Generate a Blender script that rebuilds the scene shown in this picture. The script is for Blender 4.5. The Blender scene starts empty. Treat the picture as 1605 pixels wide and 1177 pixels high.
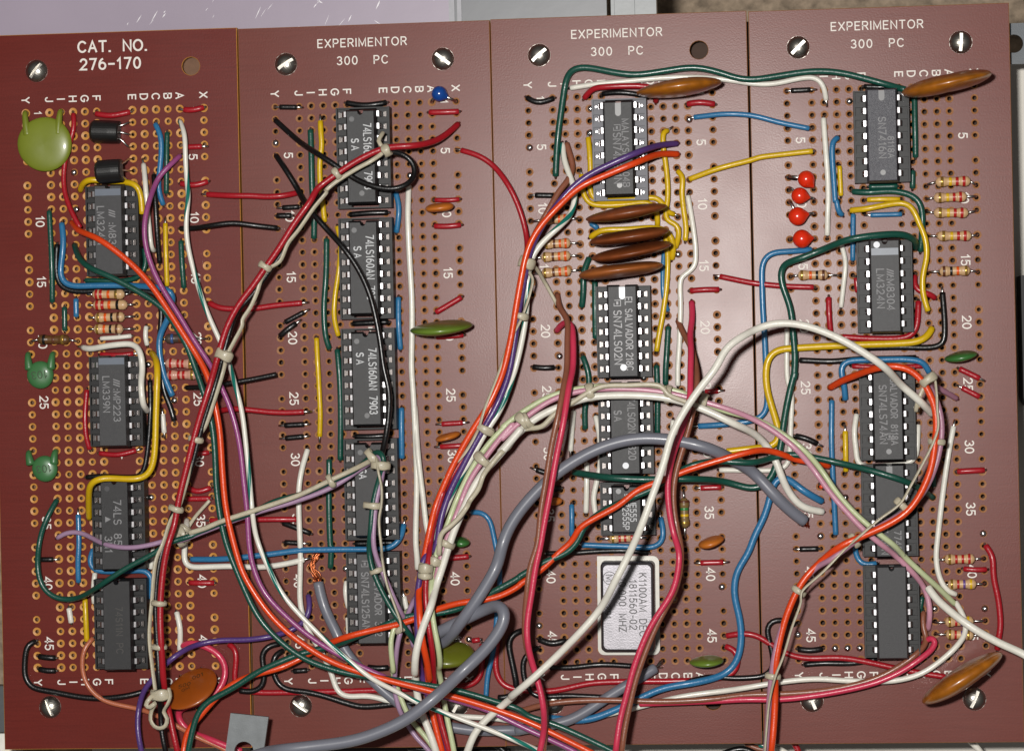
import bpy, math, random
from mathutils import Vector, Matrix, Euler

# ------------------------------------------------------------------ camera, world, flash, exposure
# one Blender unit is one centimetre; the top face of the boards is z = 0
S = bpy.context.scene
S.unit_settings.scale_length = 0.01
COL = S.collection
R = random.Random(7)
CAM = Vector((10.692078, -5.548957, 59.190698))
CROT = Euler((-0.00506422, 0.09834529, -0.02309473), 'XYZ')
FOC, PW, PH = 2.8, 1605.0, 1177.0
cd = bpy.data.cameras.new('camera'); cam = bpy.data.objects.new('camera', cd); COL.objects.link(cam)
cam.location = CAM; cam.rotation_euler = CROT
cd.sensor_width = 36; cd.lens = FOC * 36; cd.clip_start = .5; cd.clip_end = 400
S.camera = cam

wd = bpy.data.worlds.new('World'); S.world = wd; wd.use_nodes = True
wn = wd.node_tree.nodes; wl = wd.node_tree.links
bg = wn['Background']; bg.inputs[1].default_value = .13
tc = wn.new('ShaderNodeTexCoord'); sx = wn.new('ShaderNodeSeparateXYZ'); rp = wn.new('ShaderNodeValToRGB')
wl.new(tc.outputs['Generated'], sx.inputs[0]); wl.new(sx.outputs[2], rp.inputs[0]); wl.new(rp.outputs[0], bg.inputs[0])
rp.color_ramp.elements[0].position = .05; rp.color_ramp.elements[0].color = (.25, .22, .2, 1)
rp.color_ramp.elements[1].position = .85; rp.color_ramp.elements[1].color = (1, .96, .93, 1)

fl = bpy.data.lights.new('camera_flash', 'AREA'); fl.shape = 'RECTANGLE'; fl.size = 2.6; fl.size_y = 1.8
fl.energy = 33500; fl.color = (1, .97, .93)
flo = bpy.data.objects.new('camera_flash', fl); COL.objects.link(flo)
flo.location = (6.6, -2.3, 59)
flo.rotation_euler = (Vector((7.5, -5, 0)) - flo.location).to_track_quat('-Z', 'Y').to_euler()

S.view_settings.view_transform = 'Standard'; S.view_settings.look = 'None'
S.view_settings.exposure = 0; S.view_settings.gamma = 1; S.view_settings.use_curve_mapping = False
S.cycles.max_bounces = 8

# ------------------------------------------------------------------ placing helpers
CM = CROT.to_matrix()
REG = {'A': (0, 0, 3.9225), 'B': (0, 280, 3.9225), 'C': (0, 560, 3.9225), 'D': (0, 840, 3.493),
       'E': (380, 0, 3.9225), 'F': (380, 280, 3.9225), 'G': (380, 560, 3.9225), 'H': (380, 840, 3.493),
       'I': (780, 0, 3.9225), 'J': (780, 280, 3.9225), 'K': (780, 560, 3.9225), 'L': (780, 840, 3.493),
       'M': (1180, 0, 3.678), 'N': (1180, 280, 3.678), 'O': (1180, 560, 3.678), 'P': (1165, 847, 3.566),
       'Q': (0, 0, 1.0), 'R': (600, 780, 7.845), 'S': (600, 920, 7.845), 'T': (600, 1030, 8.005),
       'U': (640, 640, 7.295), 'V': (200, 780, 9.806), 'X': (540, 680, 6.5375), 'Y': (1400, 540, 7.356),
       'Z': (900, 200, 5.886), 'a': (200, 1040, 5.732)}
def at(px, py, h=0.0):
    "the point of the place, h cm above the boards, seen at that spot of the photograph"
    d = CM @ Vector(((px - PW / 2) / (FOC * PW), (PH / 2 - py) / (FOC * PW), -1))
    return CAM + d * ((h - CAM.z) / d.z)
def spot(s, h=0.0):
    t = s.split(); o = REG[t[0]]
    return at(o[0] + float(t[1]) / o[2], o[1] + float(t[2]) / o[2], h)
def path(s, h, hend):
    pts = []; cur = None; reg = REG['Q']; num = []
    for t in s.split():
        if t == '|': continue
        if t[0] == '@': cur = None if t == '@' else float(t[1:])
        elif t in REG: reg = REG[t]
        else:
            num.append(float(t))
            if len(num) == 2:
                pts.append([reg[0] + num[0] / reg[2], reg[1] + num[1] / reg[2], cur]); num = []
    n = len(pts)
    zs = []
    for i, (x, y, z) in enumerate(pts):
        if z is None: z = hend if i in (0, n - 1) else h
        zs.append(.8 + (z - .8) * 1.7 if z > .8 else z)
    for _ in range(12):                        # no wire climbs steeper than it could bend
        for i in range(1, n - 2):
            d = math.hypot(pts[i + 1][0] - pts[i][0], pts[i + 1][1] - pts[i][1]) * .013 * 1.1; dz = zs[i + 1] - zs[i]
            if abs(dz) > d:
                k = (abs(dz) - d) / 2 * (1 if dz > 0 else -1); zs[i] += k; zs[i + 1] -= k
    return [at(p[0], p[1], z) for p, z in zip(pts, zs)]
P = .254
BRD = [(-5.32513, .03696, -.00204), (0, 0, 0), (5.31223, .01197, -.00092), (10.6496, -.00982, -.00154)]
CI = dict(Y=0, J=2, I=3, H=4, G=5, F=6, E=9, D=10, C=11, B=12, A=13, X=15)
def bloc(b, c, r, z=0.0):
    x = (CI[c] if isinstance(c, str) else c) * P; y = -(r - 1) * P
    x0, y0, t = BRD[b]
    return Vector((x0 + x * math.cos(t) - y * math.sin(t), y0 + x * math.sin(t) + y * math.cos(t), z))

def lin(c): return tuple(((v / 255 / 12.92) if v / 255 < .04045 else ((v / 255 + .055) / 1.055) ** 2.4) for v in c)
def mat(name, rgb, rough=.4, metal=0., var=.08, scale=8., bump=0., bscale=40., coat=0., spec=.5, trans=0., sss=0.):
    m = bpy.data.materials.new(name); m.use_nodes = True
    nt = m.node_tree; b = nt.nodes['Principled BSDF']
    c = lin(rgb)
    tx = nt.nodes.new('ShaderNodeTexCoord')
    no = nt.nodes.new('ShaderNodeTexNoise'); no.inputs['Scale'].default_value = scale; no.inputs['Detail'].default_value = 4
    mx = nt.nodes.new('ShaderNodeMix'); mx.data_type = 'RGBA'
    mx.inputs[6].default_value = tuple(max(0, v * (1 - 2 * var)) for v in c) + (1,)
    mx.inputs[7].default_value = tuple(min(1, v * (1 + 2 * var)) for v in c) + (1,)
    nt.links.new(tx.outputs['Object'], no.inputs['Vector']); nt.links.new(no.outputs['Fac'], mx.inputs[0])
    nt.links.new(mx.outputs[2], b.inputs['Base Color'])
    b.inputs['Roughness'].default_value = rough; b.inputs['Metallic'].default_value = metal
    b.inputs['Specular IOR Level'].default_value = spec
    b.inputs['Coat Weight'].default_value = coat; b.inputs['Coat Roughness'].default_value = .12
    b.inputs['Transmission Weight'].default_value = trans
    if sss: b.inputs['Subsurface Weight'].default_value = sss; b.inputs['Subsurface Radius'].default_value = (.06, .05, .04)
    if bump:
        n2 = nt.nodes.new('ShaderNodeTexNoise'); n2.inputs['Scale'].default_value = bscale; n2.inputs['Detail'].default_value = 3
        bp = nt.nodes.new('ShaderNodeBump'); bp.inputs['Strength'].default_value = bump; bp.inputs['Distance'].default_value = .01
        nt.links.new(tx.outputs['Object'], n2.inputs['Vector']); nt.links.new(n2.outputs['Fac'], bp.inputs['Height'])
        nt.links.new(bp.outputs[0], b.inputs['Normal'])
    m['b'] = 1
    return m

WC = dict(red=(158, 22, 34), crimson=(194, 52, 80), brown=(132, 80, 60), black=(13, 13, 14), blue=(44, 110, 154),
          green=(18, 72, 60), yellow=(205, 168, 14), white=(220, 217, 206), orange=(214, 66, 18), violet=(80, 54, 114),
          magenta=(146, 72, 124), lavender=(160, 130, 158), pink=(192, 138, 156), lime=(184, 194, 152), flesh=(176, 100, 70),
          gray=(112, 114, 124), cord=(180, 172, 150), mauve=(166, 120, 140), rust=(170, 66, 40))
WM = {k: mat('insulation_' + k, v, .36, 0, .07, 5, .5, 26, .12, sss=0) for k, v in WC.items()}
WM['gray'] = mat('cable_jacket', WC['gray'], .38, 0, .04, 3, .12, 30, .1)
WM['cord'] = mat('waxed_cord', WC['cord'], .42, 0, .12, 6, .4, 25, .1, sss=.3)
def striped():
    m = mat('insulation_white_teal', WC['white'], .34, 0, .03, 5, .2, 22, .15)
    nt = m.node_tree; b = nt.nodes['Principled BSDF']
    uv = nt.nodes.new('ShaderNodeUVMap'); uv.uv_map = 'UVMap'
    sp = nt.nodes.new('ShaderNodeSeparateXYZ'); nt.links.new(uv.outputs[0], sp.inputs[0])
    ml = nt.nodes.new('ShaderNodeMath'); ml.operation = 'MULTIPLY_ADD'; ml.inputs[1].default_value = 1 / 2.1
    nt.links.new(sp.outputs[1], ml.inputs[0]); nt.links.new(sp.outputs[0], ml.inputs[2])
    fr = nt.nodes.new('ShaderNodeMath'); fr.operation = 'FRACT'; nt.links.new(ml.outputs[0], fr.inputs[0])
    gt = nt.nodes.new('ShaderNodeMath'); gt.operation = 'LESS_THAN'; gt.inputs[1].default_value = .26
    nt.links.new(fr.outputs[0], gt.inputs[0])
    mx = nt.nodes.new('ShaderNodeMix'); mx.data_type = 'RGBA'
    mx.inputs[6].default_value = lin(WC['white']) + (1,); mx.inputs[7].default_value = lin((20, 112, 100)) + (1,)
    nt.links.new(gt.outputs[0], mx.inputs[0]); nt.links.new(mx.outputs[2], b.inputs['Base Color'])
    return m
WM['teal'] = striped()
M_TIN = mat('tinned_wire', (190, 188, 184), .25, 1, .1, 20)
M_COP = mat('copper', (190, 110, 70), .3, 1, .15, 15)
M_SOL = mat('solder', (215, 215, 215), .18, 1, .05, 10)
M_NI = mat('nickel_plate', (178, 174, 166), .34, 1, .1, 6, .05, 12)
M_PIN = mat('tinned_pin', (170, 168, 170), .3, 1, .15, 14, .1, 30)
M_PRT = mat('white_print', (226, 220, 212), .6, 0, .06, 30)
M_GPR = mat('grey_print', (128, 128, 130), .6, 0, .15, 30)
M_BODY = mat('chip_black', (30, 30, 32), .46, 0, .1, 12, .35, 90, spec=.4)
M_BODG = mat('chip_grey', (50, 50, 52), .48, 0, .1, 12, .35, 90, spec=.4)
M_SOCK = mat('socket_dark', (20, 20, 21), .5, 0, .15, 6, .1, 30, spec=.35)
M_CONT = mat('socket_contact', (92, 88, 86), .36, 1, .2, 14, .1, 30)
M_SOCG = mat('socket_grey', (84, 84, 92), .5, 0, .1, 6, .1, 30)

# board: streaky reddish phenolic paper, amber where it is cut
def board_mat(lo, hi):
    m = bpy.data.materials.new('phenolic_board'); m.use_nodes = True
    nt = m.node_tree; b = nt.nodes['Principled BSDF']; N = nt.nodes.new; Lk = nt.links.new
    tx = N('ShaderNodeTexCoord'); oi = N('ShaderNodeObjectInfo')
    ad = N('ShaderNodeVectorMath'); ad.operation = 'ADD'
    Lk(tx.outputs['Object'], ad.inputs[0]); Lk(oi.outputs['Location'], ad.inputs[1])
    mp = N('ShaderNodeMapping'); mp.inputs['Scale'].default_value = (.6, 14, 1); Lk(ad.outputs[0], mp.inputs[0])
    n1 = N('ShaderNodeTexNoise'); n1.inputs['Scale'].default_value = 1.6; n1.inputs['Detail'].default_value = 6; Lk(mp.outputs[0], n1.inputs['Vector'])
    n2 = N('ShaderNodeTexNoise'); n2.inputs['Scale'].default_value = .45; n2.inputs['Detail'].default_value = 3; Lk(ad.outputs[0], n2.inputs['Vector'])
    n3 = N('ShaderNodeTexNoise'); n3.inputs['Scale'].default_value = 26; n3.inputs['Detail'].default_value = 4; Lk(ad.outputs[0], n3.inputs['Vector'])
    mx = N('ShaderNodeMix'); mx.data_type = 'RGBA'; mx.inputs[6].default_value = lo + (1,); mx.inputs[7].default_value = hi + (1,)
    s1 = N('ShaderNodeMath'); s1.operation = 'MULTIPLY_ADD'; s1.inputs[1].default_value = .55; Lk(n1.outputs['Fac'], s1.inputs[0])
    s2 = N('ShaderNodeMath'); s2.operation = 'MULTIPLY'; s2.inputs[1].default_value = .45; Lk(n3.outputs['Fac'], s2.inputs[0]); Lk(s2.outputs[0], s1.inputs[2])
    Lk(s1.outputs[0], mx.inputs[0]); Lk(mx.outputs[2], b.inputs['Base Color'])
    mr = N('ShaderNodeMapRange'); mr.inputs['To Min'].default_value = .25; mr.inputs['To Max'].default_value = .38
    Lk(n2.outputs['Fac'], mr.inputs['Value']); Lk(mr.outputs[0], b.inputs['Roughness'])
    b.inputs['Specular IOR Level'].default_value = .27
    bp = N('ShaderNodeBump'); bp.inputs['Strength'].default_value = .3; bp.inputs['Distance'].default_value = .004
    n4 = N('ShaderNodeTexNoise'); n4.inputs['Scale'].default_value = 30; n4.inputs['Detail'].default_value = 5; Lk(ad.outputs[0], n4.inputs['Vector'])
    Lk(n4.outputs['Fac'], bp.inputs['Height']); Lk(bp.outputs[0], b.inputs['Normal'])
    return m
M_BRD = [board_mat((.078, .0088, .0062), (.172, .0220, .0150)), board_mat((.100, .0215, .0155), (.182, .0440, .0320))]
M_RAW = mat('raw_phenolic', (190, 132, 58), .5, 0, .2, 20)
M_RAW2 = mat('raw_phenolic_dull', (150, 100, 58), .5, 0, .2, 20)
M_HOLE = mat('drilled_wall', (134, 92, 54), .7, 0, .2, 20)

# ------------------------------------------------------------------ mesh helpers
class MB:
    def __init__(s): s.v = []; s.f = []; s.m = []; s.uv = None
    def add(s, vs, fs, mi=0):
        o = len(s.v); s.v += [tuple(v) for v in vs]; s.f += [tuple(i + o for i in f) for f in fs]; s.m += [mi] * len(fs)
    def box(s, x0, x1, y0, y1, z0, z1, mi=0):
        s.add([(x0, y0, z0), (x1, y0, z0), (x1, y1, z0), (x0, y1, z0), (x0, y0, z1), (x1, y0, z1), (x1, y1, z1), (x0, y1, z1)],
              [(3, 2, 1, 0), (4, 5, 6, 7), (0, 1, 5, 4), (1, 2, 6, 5), (2, 3, 7, 6), (3, 0, 4, 7)], mi)
    def loft(s, rings, mi=0, cap=True, closed=True):
        n = len(rings[0]); vs = [p for r in rings for p in r]; fs = []
        for i in range(len(rings) - 1):
            for j in range(n if closed else n - 1):
                k = (j + 1) % n
                fs.append((i * n + j, i * n + k, (i + 1) * n + k, (i + 1) * n + j))
        if cap: fs += [tuple(range(n))[::-1], tuple((len(rings) - 1) * n + j for j in range(n))]
        s.add(vs, fs, mi)
    def lathe(s, prof, n=24, M=None, mi=0):
        "profile of (axial, radius) about the local x axis"
        M = M or Matrix()
        s.loft([[M @ Vector((a, r * math.cos(2 * math.pi * j / n), r * math.sin(2 * math.pi * j / n))) for j in range(n)] for a, r in prof], mi)
    def mesh(s, name, mats, smooth=False):
        me = bpy.data.meshes.new(name); me.from_pydata(s.v, [], s.f)
        for m in (mats if isinstance(mats, (list, tuple)) else [mats]): me.materials.append(m)
        me.polygons.foreach_set('material_index', s.m)
        if smooth: me.polygons.foreach_set('use_smooth', [True] * len(s.f))
        if s.uv:
            u = me.uv_layers.new(name='UVMap'); li = [0.] * (2 * len(me.loops))
            for l in me.loops:
                q = s.uv[l.vertex_index]; li[2 * l.index] = q[0]; li[2 * l.index + 1] = q[1]
            u.data.foreach_set('uv', li)
        me.update()
        return me
def link(name, me, parent=None, M=None):
    o = bpy.data.objects.new(name, me); COL.objects.link(o)
    if M is not None: o.matrix_basis = M
    if parent: o.parent = parent
    return o
def empty(name, M=None):
    o = bpy.data.objects.new(name, None); COL.objects.link(o); o.empty_display_size = .2
    if M is not None: o.matrix_basis = M
    return o
def tag(o, label, cat, group=None, kind=None):
    o['label'] = label; o['category'] = cat
    if group: o['group'] = group
    if kind: o['kind'] = kind
    return o
def rot_m(p, a): return Matrix.Translation(p) @ Matrix.Rotation(a, 4, 'Z')

def spline(pts, step=.07):
    if len(pts) == 2:
        n = max(2, int((pts[1] - pts[0]).length / step)); return [pts[0].lerp(pts[1], i / n) for i in range(n + 1)]
    q = [pts[0] * 2 - pts[1]] + list(pts) + [pts[-1] * 2 - pts[-2]]
    out = []
    for i in range(1, len(q) - 2):
        p0, p1, p2, p3 = q[i - 1:i + 3]
        d = lambda a, b: max(1e-4, (b - a).length) ** .5
        t0 = 0; t1 = t0 + d(p0, p1); t2 = t1 + d(p1, p2); t3 = t2 + d(p2, p3)
        n = max(2, min(40, int((p2 - p1).length / step)))
        for k in range(n):
            t = t1 + (t2 - t1) * k / n
            A1 = p0 * ((t1 - t) / (t1 - t0)) + p1 * ((t - t0) / (t1 - t0))
            A2 = p1 * ((t2 - t) / (t2 - t1)) + p2 * ((t - t1) / (t2 - t1))
            A3 = p2 * ((t3 - t) / (t3 - t2)) + p3 * ((t - t2) / (t3 - t2))
            B1 = A1 * ((t2 - t) / (t2 - t0)) + A2 * ((t - t0) / (t2 - t0))
            B2 = A2 * ((t3 - t) / (t3 - t1)) + A3 * ((t - t1) / (t3 - t1))
            out.append(B1 * ((t2 - t) / (t2 - t1)) + B2 * ((t - t1) / (t2 - t1)))
    return out + [pts[-1]]
def relax(p, it=5):
    for _ in range(it):
        p = [p[0]] + [(p[i - 1] + p[i] * 2 + p[i + 1]) / 4 for i in range(1, len(p) - 1)] + [p[-1]]
    return p
def tube(mb, pts, r, n=10, mi=0, rounded=True, uv=False, flat=1.0):
    m = len(pts); T = [(pts[min(i + 1, m - 1)] - pts[max(i - 1, 0)]).normalized() for i in range(m)]
    up = Vector((0, 0, 1)); 
    if abs(T[0].z) > .9: up = Vector((0, 1, 0))
    side = T[0].cross(up).normalized(); L = 0; rings = []; uvs = []
    for i in range(m):
        if i: L += (pts[i] - pts[i - 1]).length
        side = (side - T[i] * side.dot(T[i])).normalized(); nrm = side.cross(T[i])
        rr = r(i / max(1, m - 1)) if callable(r) else r
        seq = [(0, 1.)]
        if rounded and i == 0: seq = [(-.25, .6), (0, 1.)]
        if rounded and i == m - 1: seq = [(0, 1.), (.25, .6)]
        for off, sc in seq:
            c = pts[i] + T[i] * (off * rr)
            rings.append([c + (side * math.cos(2 * math.pi * j / n) + nrm * (math.sin(2 * math.pi * j / n) * flat)) * rr * sc for j in range(n)])
            uvs += [(j / n, L) for j in range(n)]
    base = len(mb.v)
    mb.loft(rings, mi)
    if uv:
        mb.uv = (mb.uv or []) + uvs
PX = 1 / 76.0      # size of one photograph pixel at the boards, cm

def lead(parent, pts, r=.026, m=None, name='bare_end'):
    mb = MB(); tube(mb, spline([Vector(p) for p in pts], .04), r, 8)
    return link(name, mb.mesh(name, m or M_TIN, True), parent)
def wire(color, wpx, s, h, label, opt='', name=None, cat=None, group=None, hend=None):
    """an insulated wire; opt: f/F free start/end, b/B long bare start/end"""
    r = wpx * .5 * PX * .93
    pts = path(s, h, max(.05, r * .8) if hend is None else hend)
    k = [pts[0]]
    for q in pts[1:-1]:
        if min((q - k[-1]).length, (q - pts[-1]).length) > .11: k.append(q)
    sp = spline(k + [pts[-1]]); sp = relax(sp, 3 if len(sp) < 60 else 9)
    jit = R.random() * 9                       # hand-bent wire is never quite even
    for i, p in enumerate(sp):
        k = i * .07
        p.x += .010 * math.sin(k * 2.3 + jit); p.y += .010 * math.sin(k * 1.9 + jit * 2)
    mb = MB(); tube(mb, sp, r, 12, uv=(color == 'teal'))
    ln = sum((sp[i + 1] - sp[i]).length for i in range(len(sp) - 1))
    nm = name or ('jumper_wire' if ln < 3.2 else 'hookup_wire')
    o = link(nm, mb.mesh(nm, WM[color], True))
    tag(o, label, cat or 'wire', group or ('short jumper wires on the boards' if ln < 3.2 else 'long wires across the boards'))
    for e, nx, free, bare in ((sp[0], sp[2], 'f' in opt, 'b' in opt), (sp[-1], sp[-3], 'F' in opt, 'B' in opt)):
        if free: continue
        d = (e - nx); d.z = 0; d = d.normalized() if d.length > 1e-6 else Vector((1, 0, 0))
        L = .13 if bare else .045
        if e.z > .3: continue
        lead(o, [e - d * .05, e + d * L * .6 + Vector((0, 0, -.005)), Vector((e.x + d.x * L, e.y + d.y * L, e.z - .05)), Vector((e.x + d.x * L * 1.05, e.y + d.y * L * 1.05, -.1))], .026 if bare else .03)
    return o

# ------------------------------------------------------------------ text, drawn with a plain even stroke like screen printing
def _e(cx, cy, rx, ry, a0, a1, n=12):
    return [(cx + rx * math.cos(math.radians(a0 + (a1 - a0) * i / n)), cy + ry * math.sin(math.radians(a0 + (a1 - a0) * i / n))) for i in range(n + 1)]
GL = {'A': (.74, [[(0, 0), (.37, 1), (.74, 0)], [(.14, .34), (.60, .34)]]),
 'B': (.64, [[(0, 0), (0, 1)] + [(.36, 1)] + _e(.38, .76, .24, .24, 80, -90) + [(.02, .52)], [(.38, .52)] + _e(.38, .26, .27, .26, 85, -90) + [(.02, 0)]]),
 'C': (.74, [_e(.40, .5, .40, .5, 42, 318, 20)]), 'D': (.70, [[(.25, 0), (0, 0), (0, 1), (.25, 1)] + _e(.27, .5, .43, .5, 88, -88, 16) + [(.22, 0)]]),
 'E': (.58, [[(.58, 1), (0, 1), (0, 0), (.58, 0)], [(.03, .52), (.5, .52)]]), 'F': (.56, [[(.56, 1), (0, 1), (0, 0)], [(.03, .5), (.48, .5)]]),
 'G': (.78, [_e(.41, .5, .41, .5, 40, 345, 20) + [(.80, .46), (.48, .46)]]), 'H': (.68, [[(0, 0), (0, 1)], [(.68, 0), (.68, 1)], [(.03, .52), (.65, .52)]]),
 'I': (.02, [[(0, 0), (0, 1)]]), 'J': (.50, [[(.50, 1), (.50, .25)] + _e(.25, .25, .25, .25, 0, -180)]), 'K': (.66, [[(0, 0), (0, 1)], [(.62, 1), (.03, .4)], [(.24, .58), (.66, 0)]]),
 'L': (.52, [[(0, 1), (0, 0), (.52, 0)]]), 'M': (.84, [[(0, 0), (0, 1), (.42, .12), (.84, 1), (.84, 0)]]), 'N': (.70, [[(0, 0), (0, 1), (.70, 0), (.70, 1)]]),
 'O': (.84, [_e(.42, .5, .42, .5, 90, 450, 24)]), 'P': (.62, [[(0, 0), (0, 1), (.34, 1)] + _e(.36, .73, .26, .27, 85, -90) + [(.03, .46)]]),
 'R': (.66, [[(0, 0), (0, 1), (.36, 1)] + _e(.38, .74, .25, .26, 85, -90) + [(.03, .48)], [(.36, .46), (.66, 0)]]),
 'S': (.64, [_e(.33, .75, .28, .25, 35, 255, 12) + _e(.33, .26, .31, .26, 75, -150, 12)]), 'T': (.68, [[(0, 1), (.68, 1)], [(.34, .97), (.34, 0)]]),
 'U': (.68, [[(0, 1), (0, .32)] + _e(.34, .33, .34, .33, 180, 360) + [(.68, 1)]]), 'V': (.72, [[(0, 1), (.36, 0), (.72, 1)]]), 'W': (1.0, [[(0, 1), (.25, 0), (.5, .9), (.75, 0), (1, 1)]]),
 'X': (.70, [[(0, 0), (.70, 1)], [(0, 1), (.70, 0)]]), 'Y': (.72, [[(0, 1), (.36, .48), (.72, 1)], [(.36, .46), (.36, 0)]]), 'Z': (.62, [[(0, 1), (.62, 1), (0, 0), (.62, 0)]]),
 '0': (.60, [_e(.30, .5, .30, .5, 90, 450, 22)]), '1': (.36, [[(.02, .74), (.24, 1), (.24, 0)]]), '2': (.60, [_e(.30, .71, .29, .29, 165, -38, 12) + [(0, 0), (.60, 0)]]),
 '3': (.60, [_e(.29, .755, .26, .245, 155, -85, 12), _e(.29, .26, .30, .26, 85, -155, 12)]), '4': (.64, [[(.48, 0), (.48, 1), (0, .28), (.64, .28)]]),
 '5': (.60, [[(.54, 1), (.10, 1), (.04, .52)] + _e(.29, .32, .30, .32, 140, -150, 14)]), '6': (.60, [_e(.46, .40, .46, .60, 108, 178, 10), _e(.30, .31, .30, .31, 180, 540, 20)]),
 '7': (.58, [[(0, 1), (.58, 1), (.20, 0)]]), '8': (.60, [_e(.30, .765, .25, .235, -90, 270, 18), _e(.30, .265, .30, .265, 90, 450, 18)]), '9': (.60, [_e(.14, .60, .46, .60, -72, -2, 10), _e(.30, .69, .30, .31, 0, 360, 20)]),
 '.': (.10, [[(0, .0), (.10, .0)]]), '-': (.42, [[(0, .45), (.42, .45)]]), '–': (.52, [[(0, .47), (.52, .47)]]), ':': (.10, [[(0, .1), (.10, .1)], [(0, .6), (.10, .6)]]), ' ': (.22, [])}
def ribbon(mb, pts, hw, M, z, mi):
    q = [pts[0]]
    for p in pts[1:]:
        if math.hypot(p[0] - q[-1][0], p[1] - q[-1][1]) > hw * .2: q.append(p)
    n = len(q)
    if n < 2: return
    closed = math.hypot(q[0][0] - q[-1][0], q[0][1] - q[-1][1]) < hw * .6 and n > 6
    def unit(a, b): d = math.hypot(b[0] - a[0], b[1] - a[1]) or 1; return ((b[0] - a[0]) / d, (b[1] - a[1]) / d)
    if not closed:
        d = unit(q[0], q[1]); q[0] = (q[0][0] - d[0] * hw * .7, q[0][1] - d[1] * hw * .7); d = unit(q[-2], q[-1]); q[-1] = (q[-1][0] + d[0] * hw * .7, q[-1][1] + d[1] * hw * .7)
    vs = []
    for i in range(n):
        a = unit(q[i - 1], q[i]) if i else (unit(q[-2], q[-1]) if closed else unit(q[0], q[1])); b = unit(q[i], q[i + 1]) if i < n - 1 else (unit(q[0], q[1]) if closed else a)
        m = (-(a[1] + b[1]), a[0] + b[0]); L = math.hypot(*m) or 1; m = (m[0] / L, m[1] / L)
        k = hw / max(.45, m[0] * -a[1] + m[1] * a[0])
        vs += [M @ Vector((q[i][0] + m[0] * k, q[i][1] + m[1] * k, z)), M @ Vector((q[i][0] - m[0] * k, q[i][1] - m[1] * k, z))]
    mb.add(vs, [(2 * i, 2 * i + 1, 2 * i + 3, 2 * i + 2) for i in range(n - 1)], mi)
def text(mb, body, size, M, sp=1.0, bold=0., mi=0, sxs=1.0):
    "cap height is .72 of size; centred both ways"
    H = size * .72; gap = .30 * sp; ws = [GL[c][0] for c in body]; tot = sum(ws) + gap * (len(body) - 1)
    x = -tot / 2; hw = H * (.068 + bold * 4)
    for c, w_ in zip(body, ws):
        for k, st in enumerate(GL[c][1]):
            ribbon(mb, [((x + px) * H * sxs, (py - .5) * H) for px, py in st], hw, M, k * .0007, mi)
        x += w_ + gap

# ------------------------------------------------------------------ setting under the boards
M_CARP = mat('carpet_pile', (142, 126, 108), .95, 0, .48, 4.5, 1.0, 9)
mb = MB(); mb.add([(-120, -120, -9), (140, -120, -9), (140, 120, -9), (-120, 120, -9)], [(0, 1, 2, 3)])
o = link('carpet', mb.mesh('carpet', M_CARP)); tag(o, 'mottled grey brown carpet beyond the top edge of the boards', 'carpet', kind='structure')
M_PALE = mat('pale_laminate', (205, 200, 190), .45, 0, .05, .7, .05, 20)
mb = MB(); a = at(120, 143, -2.6); b_ = at(1990, 1500, -2.6); mb.box(a.x, b_.x, b_.y, a.y, -3.6, -2.6)
o = link('base_plate', mb.mesh('base_plate', M_PALE)); tag(o, 'pale off white base plate showing past the bottom edge of the boards', 'base plate')
M_DK = mat('added_backing_brown', (112, 82, 62), .8, 0, .2, 4)
mb = MB(); mb.box(-5.9, -.8, -13.2, 1.5, -.26, -.19)  # sheet added under the holes to hide the lit pale base plate
tag(link('added_backing', mb.mesh('added_backing', M_DK)), 'added brown sheet seen through the empty screw hole beside CAT. NO.', 'added backing sheet')
mb = MB(); mb.box(-.78, 15.0, -13.2, 1.5, -.62, -.5)  # second added sheet, coloured darker so the holes above it read dark
tag(link('added_backing', mb.mesh('added_backing', mat('hole_shade_dark', (64, 46, 36), .8, 0, .2, 4))), 'added dark sheet seen through the empty screw hole near the MALAYSIA chip', 'added backing sheet')
mb = MB(); a = at(392, 1150, -2.0); b_ = at(792, 1230, -2.0); mb.box(a.x, b_.x, b_.y, a.y, -2.5, -2.0)  # added dark box: the cables' shadow below the boards, put into its colour
tag(link('cable_shade_strip', mb.mesh('cable_shade_strip', mat('cable_shade_dark', (40, 26, 26), .5))), 'dark strip for cable shade below the bottom edge of the blue bead board', 'strip')
# clear plastic bin lid with ribs
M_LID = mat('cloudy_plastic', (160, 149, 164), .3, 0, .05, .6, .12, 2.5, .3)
lid = empty('plastic_bin', Matrix.Translation(at(400, 0, -1.6))); tag(lid, 'cloudy lilac plastic bin with scratches and ribs behind the catalog number board', 'bin')
def inv(o, me_v): return me_v
l0 = lid.location
a = at(-260, -420, -.95) - l0; b_ = at(955, 260, -.95) - l0
mb = MB(); xm = at(704, 0, -.95).x - l0.x
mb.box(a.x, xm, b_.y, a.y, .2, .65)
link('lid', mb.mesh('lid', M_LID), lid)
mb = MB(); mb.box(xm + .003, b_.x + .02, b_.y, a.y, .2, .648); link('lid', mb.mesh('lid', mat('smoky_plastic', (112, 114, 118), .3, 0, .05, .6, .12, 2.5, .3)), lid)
M_RIM = mat('frosted_rim', (138, 142, 144), .35, 0, .06, 2, .1, 6, .2)
for x0, x1 in ((703, 712), (716, 723)):
    mb = MB(); p0 = at(x0, 0, -.9) - l0; p1 = at(x1, 0, -.9) - l0
    mb.box(p0.x, p1.x, b_.y + .01, a.y - .01, .652, .70); link('rib', mb.mesh('rib', mat('rib_plastic', (150, 150, 156), .35)), lid)
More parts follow.
